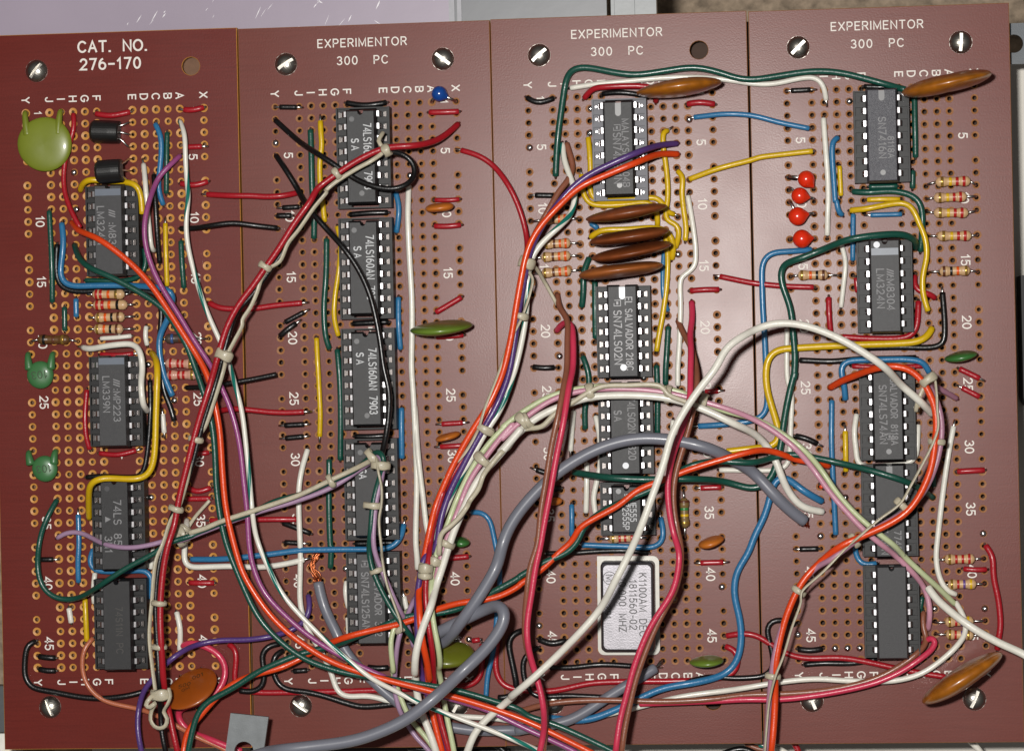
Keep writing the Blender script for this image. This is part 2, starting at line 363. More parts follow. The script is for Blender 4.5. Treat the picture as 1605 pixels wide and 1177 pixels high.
for x0, x1, z1 in ((956.5, 962, .6), (962, 975, .56), (975, 994, .64), (994, 1008, .56), (1008, 1028, .6)):
    mb = MB(); p0 = at(x0, 0, -.9) - l0; p1 = at(x1, 0, -.9) - l0
    mb.box(p0.x + .002, p1.x, b_.y, a.y, .1, z1); link('rim', mb.mesh('rim', M_RIM), lid)
M_SCR = mat('scratch_white', (235, 232, 236), .5)
mb = MB()
for i in range(26):
    x = R.choice([R.gauss(265, 45), R.gauss(490, 60), R.gauss(600, 90)]); y = R.uniform(-4, 42); L = R.uniform(4, 22)
    an = R.choice([.9, 1.05, 1.0, -.5]) + R.gauss(0, .12)
    p = at(x, y, -.949) - l0; q = at(x + L * math.cos(an), y - L * math.sin(an), -.949) - l0
    t = (q - p).normalized(); n_ = Vector((-t.y, t.x, 0)) * R.uniform(.004, .014)
    z = Vector((0, 0, .006))
    mb.add([p + n_ * .2 + z, p - n_ * .2 + z, (p + q) / 2 - n_ + z, q + z, (p + q) / 2 + n_ + z], [(0, 1, 2, 3, 4)])
link('scratch', mb.mesh('scratch', M_SCR), lid)['kind'] = 'stuff'
# grey steel bar with a hole, far corner
M_STEEL = mat('dull_steel', (82, 86, 90), .5, .3, .12, 3, .2, 40)
def plate(mb, outline, z0, z1):
    n = len(outline); mb.add([(x, y, z0) for x, y in outline] + [(x, y, z1) for x, y in outline],
           [tuple(range(n))[::-1], tuple(range(n, 2 * n))] + [(i, (i + 1) % n, n + (i + 1) % n, n + i) for i in range(n)])
def arc(cx, cy, r, a0, a1, n): return [(cx + r * math.cos(a0 + (a1 - a0) * i / n), cy + r * math.sin(a0 + (a1 - a0) * i / n)) for i in range(n + 1)]
c0 = at(1589, 69, -.5)
mb = MB(); w = .42
top = [(c0.x - .9, c0.y + w), (c0.x - .9, c0.y)] + arc(c0.x, c0.y, .19, math.pi, 0, 12) + [(c0.x + 2, c0.y), (c0.x + 2, c0.y + w)]
bot = [(c0.x - .9, c0.y - .002), (c0.x - .9, c0.y - w), (c0.x + 2, c0.y - w), (c0.x + 2, c0.y - .002)] + arc(c0.x, c0.y, .19, 0, -math.pi, 12)
plate(mb, top, -.6, -.5); plate(mb, bot, -.6, -.5)
tag(link('steel_bar', mb.mesh('steel_bar', M_STEEL)), 'grey steel bar with a round hole behind the corner of the red bead board', 'bar')
mb = MB(); a = at(1599, 432, -1.6); b_ = at(1660, 640, -1.6)
plate(mb, [(a.x, a.y)] + arc(a.x + .25, b_.y + .25, .25, math.pi, math.pi * 1.5, 6) + [(b_.x, b_.y), (b_.x, a.y)], -2.6, -1.4)
tag(link('rubber_pad', mb.mesh('rubber_pad', mat('black_rubber', (26, 24, 24), .6))), 'black rounded rubber pad beside the edge of the red bead board', 'pad')
mb = MB(); a = at(-90, 1076, -1.2); b_ = at(40, 1146, -1.2); mb.box(a.x, b_.x, b_.y, a.y, -1.6, -1.2)
tag(link('metal_rail', mb.mesh('metal_rail', mat('dark_metal', (92, 96, 98), .4, .5))), 'dark grey metal rail under the corner of the catalog number board', 'rail')
mb = MB(); a = at(-90, 1146, -1.9); b_ = at(26, 1230, -1.9); mb.box(a.x, b_.x, b_.y, a.y, -2.5, -1.9)
tag(link('white_block', mb.mesh('white_block', mat('white_plastic', (236, 232, 224), .3))), 'small glossy white block below the dark metal rail', 'block')
for c, s, lb in (('black', 'Q @-.8 1130 1182 1165 1172 1200 1190', 'loose black wire under the bottom edge beside the orange and mauve bundle'),
                 ('teal', 'Q @-.7 1190 1166 1225 1176 1250 1195', 'white wire with teal stripe under the bottom edge of the red bead board'),
                 ('red', 'Q @-.9 1240 1160 1250 1172 1252 1190', 'red wire end just visible under the bottom edge near the mauve wire'),
                 ('white', 'Q @-1 1520 1160 1530 1170 1545 1192', 'white wire crossing the pale plate below the bottom right screw'),
                 ('brown', 'Q @-.9 1168 1164 1180 1172 1205 1176', 'brown wire tucked under the bottom edge of the red bead board'),
                 ('black', 'Q @-.9 640 1172 700 1178 800 1176', 'black wire tucked under the bottom edge of the blue bead board'),
                 ('black', 'Q @-.8 770 1164 790 1176 800 1195', 'black wire dropping below the bottom edge between blue bead and oscillator boards')):
    wire(c, 11, s, -.8, lb, 'fF', name='hookup_wire', group='wires under the boards')

# ------------------------------------------------------------------ the four boards
XL, XR, YT, YB = -.75, 3.81 + .735, 1.66, -46 * P - 1.72
MH = [(P, .885), (14 * P, .885), (P, -46 * P - .83), (14 * P, -46 * P - .83)]
TH = -.157
def panel_mesh(ro, ri, mbrd):
    mb = MB(); c = .012
    def cell(cx, cy, hx, hy, hole):
        x0, x1, y0, y1 = cx - hx, cx + hx, cy - hy, cy + hy
        if not hole: mb.add([(x0, y0, 0), (x1, y0, 0), (x1, y1, 0), (x0, y1, 0)], [(0, 1, 2, 3)]); return
        Ro, Ri, dz = hole; n = 16
        def ring(r, z): return [(cx + r * math.cos(2 * math.pi * i / n), cy + r * math.sin(2 * math.pi * i / n), z) for i in range(n)]
        vs = ring(Ro, 0) + ring(Ri, dz) + ring(Ri, TH)
        vs += [(x1, cy, 0), (x1, y1, 0), (cx, y1, 0), (x0, y1, 0), (x0, cy, 0), (x0, y0, 0), (cx, y0, 0), (x1, y0, 0)]
        e = 3 * n; q = n // 4; fs = []
        for k in range(4):
            arcv = [(k * q + i) % n for i in range(q + 1)]
            fs.append([e + 2 * k, e + 2 * k + 1, e + (2 * k + 2) % 8] + arcv[::-1])
        mb.add(vs, fs, 0)
        o = len(mb.v) - len(vs)
        for i in range(n):
            j = (i + 1) % n
            mb.f.append((o + i, o + j, o + n + j, o + n + i)); mb.m.append(1)
            mb.f.append((o + n + i, o + n + j, o + 2 * n + j, o + 2 * n + i)); mb.m.append(2)
    cols = [0, 2, 3, 4, 5, 6, 9, 10, 11, 12, 13, 15]
    for r in range(1, 48):
        for k in range(16):
            h = k in cols
            if k in (0, 15) and r % 6 == 0 and r < 43: h = False
            cell(k * P, -(r - 1) * P, P / 2, P / 2, (ro + R.uniform(-.008, .008), ri + R.uniform(-.005, .005), -.014) if h else None)
    xs = [XL + c, P - .3, P + .3, 14 * P - .3, 14 * P + .3, XR - c]
    yt, yb = P / 2, -46 * P - P / 2
    def strip(ya, yb_, holes):
        for i in range(5):
            cx = (xs[i] + xs[i + 1]) / 2
            cell(cx, (ya + yb_) / 2, (xs[i + 1] - xs[i]) / 2, abs(ya - yb_) / 2, (.20, .19, -.012) if (holes and i in (1, 3)) else None)
    strip(YT - c, .885 + .3, False); strip(.885 + .3, .885 - .3, True); strip(.885 - .3, yt, False)
    m = -46 * P - .83
    strip(yb, m + .3, False); strip(m + .3, m - .3, True); strip(m - .3, YB + c, False)
    cell((XL + c - P / 2) / 2, (yt + yb) / 2, (-P / 2 - XL - c) / 2, (yt - yb) / 2, None)
    cell((XR - c + 15.5 * P) / 2, (yt + yb) / 2, (XR - c - 15.5 * P) / 2, (yt - yb) / 2, None)
    o = [(XL, YB), (XR, YB), (XR, YT), (XL, YT)]; i_ = [(XL + c, YB + c), (XR - c, YB + c), (XR - c, YT - c), (XL + c, YT - c)]
    mb.add([(x, y, 0) for x, y in i_] + [(x, y, -c) for x, y in o] + [(x, y, TH) for x, y in o],
           [(k, 4 + k, 4 + (k + 1) % 4, (k + 1) % 4) for k in range(4)] + [(4 + k, 8 + k, 8 + (k + 1) % 4, 4 + (k + 1) % 4) for k in range(4)], 1)
    return mb.mesh('panel', [mbrd, M_RAW if mbrd is M_BRD[0] else M_RAW2, M_HOLE])
PANEL = [panel_mesh(.084, .040, M_BRD[0]), panel_mesh(.080, .046, M_BRD[1])]
BN = ['catalog number board', 'blue bead board', 'oscillator board', 'red bead board']
BL = ['reddish brown circuit board printed CAT. NO. 276-170 with green disc capacitors',
      'reddish brown circuit board with a blue bead capacitor and five black chips',
      'reddish brown circuit board carrying the silver oscillator can',
      'reddish brown circuit board with four red bead capacitors']
boards = []
for b in range(4):
    x0, y0, t = BRD[b]
    e = tag(empty('circuit_board', rot_m(Vector((x0, y0, 0)), t)), BL[b], 'circuit board', 'circuit boards side by side')
    link('panel', PANEL[b > 0], e); boards.append(e)
    mb = MB(); Z = .004
    cx = 7.35 * P
    if b == 0:
        text(mb, 'CAT.  NO.', .30, Matrix.Translation((cx + .02, 1.36, Z)), 1.0, .006)
        text(mb, '276–170', .30, Matrix.Translation((cx - .03, .99, Z)), 1.15, .006)
    else:
        text(mb, 'EXPERIMENTOR', .225, Matrix.Translation((cx, 1.29, Z)), 1.22, .002)
        text(mb, '300   PC', .225, Matrix.Translation((cx, .92, Z)), 1.3, .002)
    rz = Matrix.Rotation(-math.pi / 2, 4, 'Z')
    for ch, k in CI.items():
        for y in (.275, -46 * P - .31):
            text(mb, ch, .215, Matrix.Translation((k * P, y, Z)) @ rz, 1, .005)
    for n_ in range(0, 50, 5):
        for k in (1.02, 14.02):
            if n_ == 0: text(mb, '1', .2, Matrix.Translation((k * P, 0, Z)) @ rz, 1, .003)
            else: text(mb, str(n_), .235, Matrix.Translation((k * P, -(n_ - 1) * P, Z)) @ rz, .85, .003)
    for r in (29.6, 19.5):
        mb.add([(7.5 * P - .05, -(r - 1) * P + .06, Z), (7.5 * P, -(r - 1) * P - .06, Z), (7.5 * P + .05, -(r - 1) * P + .06, Z)], [(0, 1, 2)])
    link('lettering', mb.mesh('lettering', M_PRT), e)
def solder(b, s):
    p = spot(s); q = boards[b].matrix_basis.inverted() @ p
    mb = MB(); mb.loft([[Vector((q.x + r * math.cos(j * .785), q.y + r * math.sin(j * .785), z)) for j in range(8)] for r, z in ((.075, .001), (.06, .03), (.03, .05))])
    link('solder_joint', mb.mesh('solder_joint', M_SOL, True), boards[b])
for b, s in ((0, 'C 930 860'), (0, 'C 1072 265'), (0, 'A 455 1062'), (0, 'B 470 190'), (0, 'C 912 45'), (1, 'E 205 880'), (1, 'E 1030 1080'), (1, 'H 565 178'), (1, 'H 1178 565'), (1, 'H 1240 565'),
             (2, 'I 1178 737'), (2, 'I 572 670'), (2, 'I 570 818'), (2, 'J 1108 466'), (2, 'J 380 1092'), (2, 'K 898 125'), (2, 'L 228 490'), (2, 'L 1228 278'), (2, 'I 197 910'),
             (3, 'M 557 586'), (3, 'O 533 808'), (3, 'O 390 1030'), (3, 'O 1328 1015'), (3, 'P 1350 380'), (3, 'P 305 525'), (3, 'P 513 602'), (3, 'P 583 600'), (3, 'P 651 600'), (3, 'P 1070 380')):
    solder(b, s)

# ------------------------------------------------------------------ screws
def screw_mesh():
    Rr, Hh, sw, n = .235, .13, .033, 14
    xs = [-Rr + .0005] + [-Rr + (Rr - sw) * i / 8 for i in range(1, 8)] + [-sw, -sw + .0015, 0, sw - .0015, sw] + [sw + (Rr - sw) * i / 8 for i in range(1, 8)] + [Rr - .0005]
    vs = []; fs = []
    for x in xs:
        w_ = math.sqrt(max(0, Rr * Rr - x * x))
        for j in range(n + 1):
            y = w_ * math.sin(math.pi * (j / n - .5)); rr = min(1, math.hypot(x, y) / Rr)
            z = .02 + Hh * (1 - rr ** 2.4)
            if abs(x) < sw - .001: z = min(z, .07)
            vs.append((x, y, z))
    m = n + 1
    for i in range(len(xs) - 1):
        for j in range(n): fs.append((i * m + j, (i + 1) * m + j, (i + 1) * m + j + 1, i * m + j + 1))
    mb = MB(); mb.add(vs, fs)
    k = 40; mb.loft([[(Rr * math.cos(2 * math.pi * i / k), Rr * math.sin(2 * math.pi * i / k), z) for i in range(k)] for z in (.003, .021)])
    me = mb.mesh('screw', M_NI)
    return me
SCREW = screw_mesh()
for b, k, ang, lb in ((0, 0, 50, 'domed slotted screw next to CAT. NO. lettering'), (0, 2, -70, 'domed slotted screw below column Y of the catalog number board'),
        (1, 0, 32, 'slotted screw under the E of EXPERIMENTOR on the blue bead board'), (1, 1, -38, 'slotted screw just above the blue bead capacitor'), (1, 2, -36, 'slotted screw at the bottom of the blue bead board beside the steel bracket'),
        (1, 3, 60, 'slotted screw half hidden under orange and green wires below the blue bead board'), (2, 0, 40, 'slotted screw above the dark green wire on the oscillator board'), (2, 2, 20, 'slotted screw half hidden below brown wire under the oscillator can'),
        (3, 0, 44, 'slotted screw with an amber glint in its slot beside EXPERIMENTOR on the red bead board'), (3, 1, 86, 'slotted screw with upright slot above the amber disc on the red bead board'),
        (3, 2, -68, 'slotted screw under the brown and crimson wires on the red bead board'), (3, 3, 66, 'slotted screw beside the tilted amber disc at the bottom corner')):
    x, y = MH[k]; p = boards[b].matrix_basis @ Vector((x, y, 0))
    tag(link('screw', SCREW, None, rot_m(p, math.radians(ang) - math.pi / 2)), lb, 'screw', 'slotted screws holding the boards')

# ------------------------------------------------------------------ chips and sockets
HL = {8: .495, 14: .955, 16: .975}
_cache = {}
def chip_body(n):
    if ('b', n) in _cache: return _cache['b', n]
    hl = HL[n]; mb = MB(); rings = []
    for hw, l, z in ((.29, hl - .03, .43), (.32, hl, .57), (.32, hl, .60), (.285, hl - .035, .745), (.275, hl - .045, .755)):
        rings.append([(-hw, -l, z), (hw, -l, z), (hw, l, z)] + [(.06 * math.cos(math.pi * i / 8), l - .075 * math.sin(math.pi * i / 8), z) for i in range(9)] + [(-hw, l, z)])
    mb.loft(rings, 0)
    _cache['b', n] = mb; return mb
def pin_mesh():
    mb = MB()
    def seg(p, wa, q, wb, t=.022):
        mb.add([(p[0], -wa, p[1]), (p[0], wa, p[1]), (q[0], wb, q[1]), (q[0], -wb, q[1]), (p[0] - t * .3, -wa, p[1] - t), (p[0] - t * .3, wa, p[1] - t), (q[0] - t, wb, q[1] - t), (q[0] - t, -wb, q[1] - t)],
               [(3, 2, 1, 0), (4, 5, 6, 7), (0, 1, 5, 4), (1, 2, 6, 5), (2, 3, 7, 6), (3, 0, 4, 7)])
    seg((.31, .590), .056, (.365, .588), .056); seg((.365, .588), .056, (.402, .55), .056); seg((.402, .55), .054, (.415, .44), .046); seg((.415, .44), .026, (.40, .2), .024)
    return mb.mesh('pin', M_PIN)
PIN = pin_mesh()
def contact_mesh():
    mb = MB(); mb.box(.465, .50, -.055, .055, .2, .435); mb.box(.435, .465, -.045, .045, .2, .40); return mb.mesh('contact', M_CONT)
CONT = contact_mesh()
def contact_low():
    mb = MB(); mb.box(.435, .50, -.055, .055, .2, .36); return mb.mesh('contact', M_SOCK)
CONTL = contact_low()
def cont_dot():
    mb = MB(); mb.lathe([(0, .001), (0, .035), (.012, .028), (.014, .001)], 10, Matrix.Translation((.47, 0, .425)) @ Matrix.Rotation(-math.pi / 2, 4, 'Y'))
    mb.box(.30, .42, -.05, .05, .3, .405); return mb.mesh('contact', M_PIN)
CONTD = cont_dot()
def socket_frame(n, kind):
    if ('s', n, kind) in _cache: return _cache['s', n, kind]
    hl = {8: .51, 14: .905, 16: 1.015}[n]; mb = MB()
    for s in (-1, 1):
        a, c = sorted((s * .285, s * .525)); mb.box(a, c, -hl, hl, .04, .34)
        a, c = sorted((s * .526, s * .56)); mb.box(a, c, -hl - .03, hl + .03, .03, .43)
        for k in range(1, n // 2):
            y = (k - n / 4) * P; a, c = sorted((s * .29, s * .525)); mb.box(a, c, y - .04, y + .04, .341, .42)
    for s in (-1, 1):
        a, c = sorted((s * (hl + .001), s * (hl + .03))); mb.box(-.525, .525, a, c, .03, .40)
    me = mb.mesh('frame', M_SOCG if kind == 'grey' else M_SOCK); _cache['s', n, kind] = me; return me
def pins_on(e, me, name, n):
    for k in range(n // 2):
        for s in (0, 1):
            y = (n / 4 - .5 - k) * P
            link(name, me, e, Matrix.Translation((0, y, 0)) @ (Matrix.Rotation(math.pi, 4, 'Z') if s else Matrix()))
def disc_mb(cx, cy, r, z, n=20):
    mb = MB(); mb.add([(cx + r * math.cos(2 * math.pi * i / n), cy + r * math.sin(2 * math.pi * i / n), z) for i in range(n)], [tuple(range(n))]); return mb
M_DIM = mat('ejector_mark', (70, 70, 72), .35); M_LITE = mat('mark_with_sheen', (168, 172, 180), .3); M_MID = mat('stripe_sheen', (96, 104, 116), .4)  # pale notch and dot tone has their bright reflection painted in
def chip(b, row, n, clab, slab, texts, marks=(), body=None, sock='dark', tcol=None, dx=0):
    "texts: (across, along, size, string, squeeze); marks: (kind, across, along)"
    p = bloc(b, 7.5, row + (n / 2 - 1) / 2); p.x += dx; M = rot_m(p, BRD[b][2]); lift = 0
    if sock:
        s = tag(empty('chip_socket', M), slab, 'socket', 'chip sockets')
        link('frame', socket_frame(n, sock), s); pins_on(s, CONTD if sock == 'grey' else (CONTL if b == 3 else CONT), 'contact', n)
    else: lift = -.33
    e = tag(empty('logic_chip', M @ Matrix.Translation((0, 0, lift))), clab, 'chip', 'black chips on the boards')
    mm = body or M_BODY
    key = ('bm', n, mm.name)
    if key not in _cache: _cache[key] = chip_body(n).mesh('body', mm)
    link('body', _cache[key], e); pins_on(e, PIN, 'pin', n)
    hl = HL[n]
    if texts:
        mb = MB()
        for (ax, al, sz, st, sq) in texts:
            if st == '#N':       # slanted double bar emblem
                for d in (0, .05, .1):
                    mb.add([(ax - .07, al + .05 - d, .7575), (ax + .07, al - .0 - d, .7575), (ax + .07, al - .025 - d, .7575), (ax - .07, al + .025 - d, .7575)], [(0, 3, 2, 1)])
            elif st == '#S': text(mb, 'S', sz, Matrix.Translation((ax, al - .03, .7575)) @ Matrix.Rotation(-math.pi / 2, 4, 'Z'), 1, .006, 0, .8)
            elif st == '#T':     # open square emblem with a tail
                for x0, x1, y0, y1 in ((-.06, .06, .05, .065), (-.06, .06, -.065, -.05), (.06, .075, -.065, .065), (-.075, -.06, -.065, .0), (-.02, .02, -.03, .03)):
                    mb.box(ax + x0, ax + x1, al + y0, al + y1, .7565, .7575)
            elif st == '#A':
                mb.add([(ax - .06, al - .06, .7575), (ax + .06, al, .7575), (ax - .06, al + .06, .7575)], [(0, 1, 2)])
            else: text(mb, st, sz, Matrix.Translation((ax, al, .7575)) @ Matrix.Rotation(-math.pi / 2, 4, 'Z'), 1.0, .001, 0, sq)
        link('marking', mb.mesh('marking', tcol or M_GPR), e)
    for kind, ax, al in marks:
        y = hl - al if al >= 0 else -hl - al
        if kind == 'dot': link('index_dot', disc_mb(ax, y, .055, .7572).mesh('index_dot', M_DIM), e)
        elif kind == 'white': link('index_dot', disc_mb(ax, y, .065, .7572).mesh('index_dot', M_LITE), e)
        elif kind == 'band':
            mb = MB(); mb.box(-.27, .27, y - .07, y + .07, .756, .7575); link('sheen_stripe', mb.mesh('sheen_stripe', M_MID), e)  # reflection across the chip head, painted as a paler bar
        elif kind in ('slot', 'lslot'):
            mb = MB(); mb.add([(ax + .06, hl - .05, .7572), (ax + .06, y, .7572)] + [(ax + .06 * math.cos(-math.pi * i / 10), y + .06 * math.sin(-math.pi * i / 10), .7572) for i in range(11)] + [(ax - .06, y, .7572), (ax - .06, hl - .05, .7572)], [tuple(range(15))[::-1]])
            link('index_notch', mb.mesh('index_notch', M_LITE if kind == 'lslot' else M_DIM), e)
    return e
B_ = BN
chip(0, 8, 14, 'black LM324N chip beneath the two transistors on the catalog number board', 'socket under the LM324N chip of the catalog number board', [(.08, .38, .2, '#N', 1), (.08, -.14, .2, ':M830', 1), (-.16, .1, .2, 'LM324N', 1)], [('band', 0, .17), ('dot', -.18, .15)], M_BODG)
chip(0, 22, 14, 'black LM339N chip below the four striped resistors', 'socket under the LM339N chip', [(.1, .42, .2, '#N', 1), (.1, -.08, .19, ':MP223', 1), (-.12, .15, .19, 'LM339N', 1)], [('band', 0, .12), ('dot', -.16, .14)], M_BODG)
chip(0, 32.1, 14, 'black 74LS85 chip under the yellow bent wire', 'socket under the 74LS85 chip', [(.06, .05, .21, '74LS  85', 1), (-.14, .12, .2, '#A', 1), (-.14, -.4, .2, '3N1', 1)], [('dot', -.15, .2)])
chip(0, 40.3, 14, 'black chip with faint lettering at the foot of the catalog number board', 'socket under the faintly lettered chip of the catalog number board', [(.05, -.1, .19, '74S11N  PC', .9)], [], M_BODY, 'dark', mat('faint_print', (62, 60, 58), .6))
TW = mat('pale_print', (190, 192, 194), .6)
chip(1, 2, 16, 'topmost black 74LS160AN chip, crossed by red and black wires', 'socket under the topmost chip of the blue bead board', [(.14, .0, .215, '74LS160AN  7903', .70), (-.12, .18, .2, 'A', .8), (-.12, .36, .2, '#S', 1)], [('dot', -.18, .2), ('dot', 0, -.22)], None, 'dark', TW)
chip(1, 11, 16, 'black 74LS160AN chip dated 785, second from the blue bead', 'socket under the 74LS160AN chip dated 785', [(.14, .0, .215, '74LS160AN  785', .74), (-.12, .25, .2, 'A', .8), (-.12, .43, .2, '#S', 1)], [('dot', -.18, .2)], None, 'dark', TW)
chip(1, 20, 16, 'third 74LS160AN chip from the blue bead, black wire along its edge', 'socket under the middle chip of the blue bead board', [(.14, -.05, .215, '74LS160AN  7903', .70), (-.12, .35, .2, 'A', .8), (-.12, .53, .2, '#S', 1)], [('dot', -.18, .2), ('dot', 0, -.22)], None, 'dark', TW)
chip(1, 29, 16, 'black chip under the tied green and lavender wires', 'socket under the chip crossed by green and lavender wires', [(-.12, .28, .2, 'A', .8), (-.12, .42, .2, '#S', 1)], [('dot', -.16, .2)], None, 'dark', TW)
chip(1, 38.3, 14, 'grey SN74LS125AN chip below the blue wire', 'socket under the SN74LS125AN chip', [(-.12, -.05, .2, 'SN74LS125AN', .85), (-.12, .72, .2, '#T', .8), (.14, -.1, .19, 'SALVADOR  322', .85)], [], M_BODG)
chip(2, 2, 16, 'black chip marked MALAYSIA in a pale grey socket', 'pale grey socket at the top of the oscillator board', [(.14, -.1, .18, 'MALAYSIA  304B', .9), (-.03, -.2, .21, 'SN74LS11N', .9), (-.03, .42, .2, '#T', 1)], [('slot', 0, .26), ('dot', 0, -.22)], None, 'grey')
chip(2, 17.2, 14, 'grey SN74LS02N chip marked EL SALVADOR below the brown discs', 'socket under the EL SALVADOR SN74LS02N chip', [(.13, -.05, .19, 'EL SALVADOR 218C', .78), (-.1, -.12, .21, 'SN74LS02N', .9), (-.1, .58, .2, '#T', 1)], [('lslot', 0, .24), ('white', 0, -.22)], M_BODG, 'dark', mat('chip_print', (160, 160, 162), .5))
chip(2, 25, 14, 'black 74LS02 chip beneath the pink and white wire bundle', 'socket under the chip beneath the pink and white bundle', [(.14, .0, .2, '74LS02N  7820', .82), (-.14, .2, .2, 'A', .8), (-.14, .36, .2, '#S', 1)], [('white', 0, -.2)], M_BODY, 'dark')
chip(2, 33, 8, 'small black NE555 timer chip under the crossing orange and green wires', 'small socket under the NE555 timer chip', [(.13, -.02, .17, 'NE555', .85), (-.02, -.14, .17, '72555P', .85), (-.0, .33, .1, '#S', 1)], [('dot', -.16, .12)], None, 'dark', TW)
chip(3, 2, 14, 'shiny grey chip with U notch at the top of the red bead board', 'socket under the U notched chip of the red bead board', [(.0, -.05, .2, 'SN7416N', .95), (.17, -.25, .17, '8118A', .9)], [('slot', 0, .2), ('dot', 0, -.2)], mat('chip_sparkle', (58, 58, 66), .42, 0, .2, 40, .8, 60))
chip(3, 14, 14, 'grey LM324N chip near the red bead capacitors', 'socket under the LM324N chip near the red beads', [(.1, .3, .2, '#N', 1), (.1, -.15, .2, ':M8304', .95), (-.1, -.05, .2, 'LM324N', 1)], [('band', 0, .26), ('white', -.16, .12)], M_BODG)
chip(3, 24.2, 14, 'black SN74LS74AN chip inside the orange wire loop', 'socket under the SN74LS74AN chip', [(.12, .05, .18, 'SALVADOR  8118A', .8), (-.1, .0, .2, 'SN74LS74AN', .9), (.02, -.45, .2, '#T', 1)], [('dot', 0, -.2)])
chip(3, 31.9, 14, 'black chip crossed by the dark green wire end on the red bead board', 'socket under the chip crossed by the dark green wire end', [(.14, -.6, .18, '7742', .9), (-.12, -.5, .18, 'SN7400N', .9)], [('slot', 0, .2)])
chip(3, 40, 14, 'plain grey unmarked chip at the bottom of the red bead board', 'socket under the plain unmarked chip', [], [], mat('chip_matt', (56, 56, 58), .6, 0, .1, 20, .4, 60))

# oscillator can
c0 = (spot('L 548 105') + spot('L 888 650')) / 2; c0.z = 0
e = tag(empty('crystal_oscillator', rot_m(c0, -.012)), 'silver rectangular oscillator can printed 10.000 MHZ', 'oscillator')
def rrect(hx, hy, r, z, sharp=None):
    pts = []
    for k, (sx_, sy_) in enumerate(((1, 1), (-1, 1), (-1, -1), (1, -1))):
        rr = .02 if sharp == k else r
        pts += [(sx_ * (hx - rr) + rr * math.cos(math.pi / 2 * k + math.pi / 2 * i / 6), sy_ * (hy - rr) + rr * math.sin(math.pi / 2 * k + math.pi / 2 * i / 6), z) for i in range(7)]
    return pts
M_CAN = mat('brushed_can', (124, 122, 126), .45, .95, .1, 5, .3, 30); M_FLG = mat('tinned_flange', (150, 148, 142), .5, .7, .06, 10)
mb = MB(); mb.loft([rrect(.64, 1.02, .13, .04, 1), rrect(.64, 1.02, .13, .10, 1)]); link('flange', mb.mesh('flange', M_FLG), e)
mb = MB(); mb.loft([rrect(.56, .93, .1, .101), rrect(.55, .92, .1, .42), rrect(.53, .90, .1, .47), rrect(.49, .86, .09, .50)]); link('can', mb.mesh('can', M_CAN), e)
mb = MB()
for ax, st in ((.32, 'K1100AM  DEC'), (.12, '1811560-02'), (-.1, '10.000  MHZ')):
    text(mb, st, .2, Matrix.Translation((ax, .05, .503)) @ Matrix.Rotation(-math.pi / 2, 4, 'Z'), 1.05, .001, 0, .88)
text(mb, 'M', .2, Matrix.Translation((-.36, .6, .503)) @ Matrix.Rotation(-math.pi / 2, 4, 'Z'))
for i in range(24):
    a0, a1 = 2 * math.pi * i / 24, 2 * math.pi * (i + 1) / 24
    mb.add([(-.36 + r * math.cos(a), .6 + r * math.sin(a), .503) for a, r in ((a0, .12), (a1, .12), (a1, .135), (a0, .135))], [(0, 1, 2, 3)])
text(mb, '291', .17, Matrix.Translation((-.4, -.1, .503)) @ Matrix.Rotation(-math.pi / 2, 4, 'Z'))
link('marking', mb.mesh('marking', mat('dark_print', (58, 56, 58), .5)), e)
# ------------------------------------------------------------------ resistors
BC = dict(r=(168, 28, 26), o=(214, 84, 20), y=(208, 168, 24), k=(20, 18, 18), b=(92, 52, 32), g=(40, 120, 60), v=(96, 66, 130), u=(50, 80, 130), d=(186, 150, 72))
BM = {k: mat('band_' + k, v, .35 if k != 'd' else .22, .7 if k == 'd' else 0, .05, 10) for k, v in BC.items()}
RM = {'tan': mat('resistor_tan', (196, 160, 118), .38, 0, .06, 8, .1, 20, .2), 'brown': mat('resistor_brown', (92, 62, 30), .4, 0, .15, 8, .1, 20, .2),
      'pink': mat('resistor_pink', (196, 148, 128), .38, 0, .06, 8, .1, 20, .2), 'dark': mat('resistor_dark', (70, 58, 50), .4, 0, .15, 8), 'olive': mat('resistor_olive', (120, 96, 56), .38, 0, .1, 8)}
def rprof(t, r):
    if t < .03: return r * .55
    if t < .08: return r * .9
    if t < .24: return r * 1.0
    if t < .32: return r * (1 - (t - .24) / .08 * .16)
    return r * .84
def resistor(s, bands, label, body='tan', rpx=8.0, z=.16, leads=(1, 1)):
    q = [spot(x, z) for x in s.split('|')]
    a, b = q[1], q[2]; L = (b - a).length; ang = math.atan2(b.y - a.y, b.x - a.x)
    e = tag(empty('resistor', rot_m(a, ang)), label, 'resistor', 'resistors on the boards')
    r = rpx * PX; mb = MB(); ts = [i / 40 for i in range(41)]
    pr = [(0, .02)] + [(t * L, rprof(min(t, 1 - t), r)) for t in ts] + [(L, .02)]
    mb.lathe(pr, 18); link('body', mb.mesh('body', RM[body], True), e)
    for t, c in bands:
        w_ = .048; mb = MB(); rr = [(t - w_ + 2 * w_ * i / 6) for i in range(7)]
        mb.lathe([(x * L, rprof(min(x, 1 - x), r) + .003 - (.004 if i in (0, 6) else 0)) for i, x in enumerate(rr)], 18); link('color_band', mb.mesh('color_band', BM[c], True), e)
    M = e.matrix_basis.inverted()
    for k, (end, hole) in enumerate(((a, q[0]), (b, q[3]))):
        if not leads[k]: continue
        h = Vector((hole.x, hole.y, 0)); d = (hole - end)
        lead(e, [M @ end, M @ (end + d * .6), M @ Vector((hole.x - d.x * .06, hole.y - d.y * .06, z * .55)), M @ Vector((hole.x, hole.y, -.1))], .024, name='lead')
RED3 = [(.14, 'd'), (.5, 'r'), (.68, 'r'), (.86, 'r')]
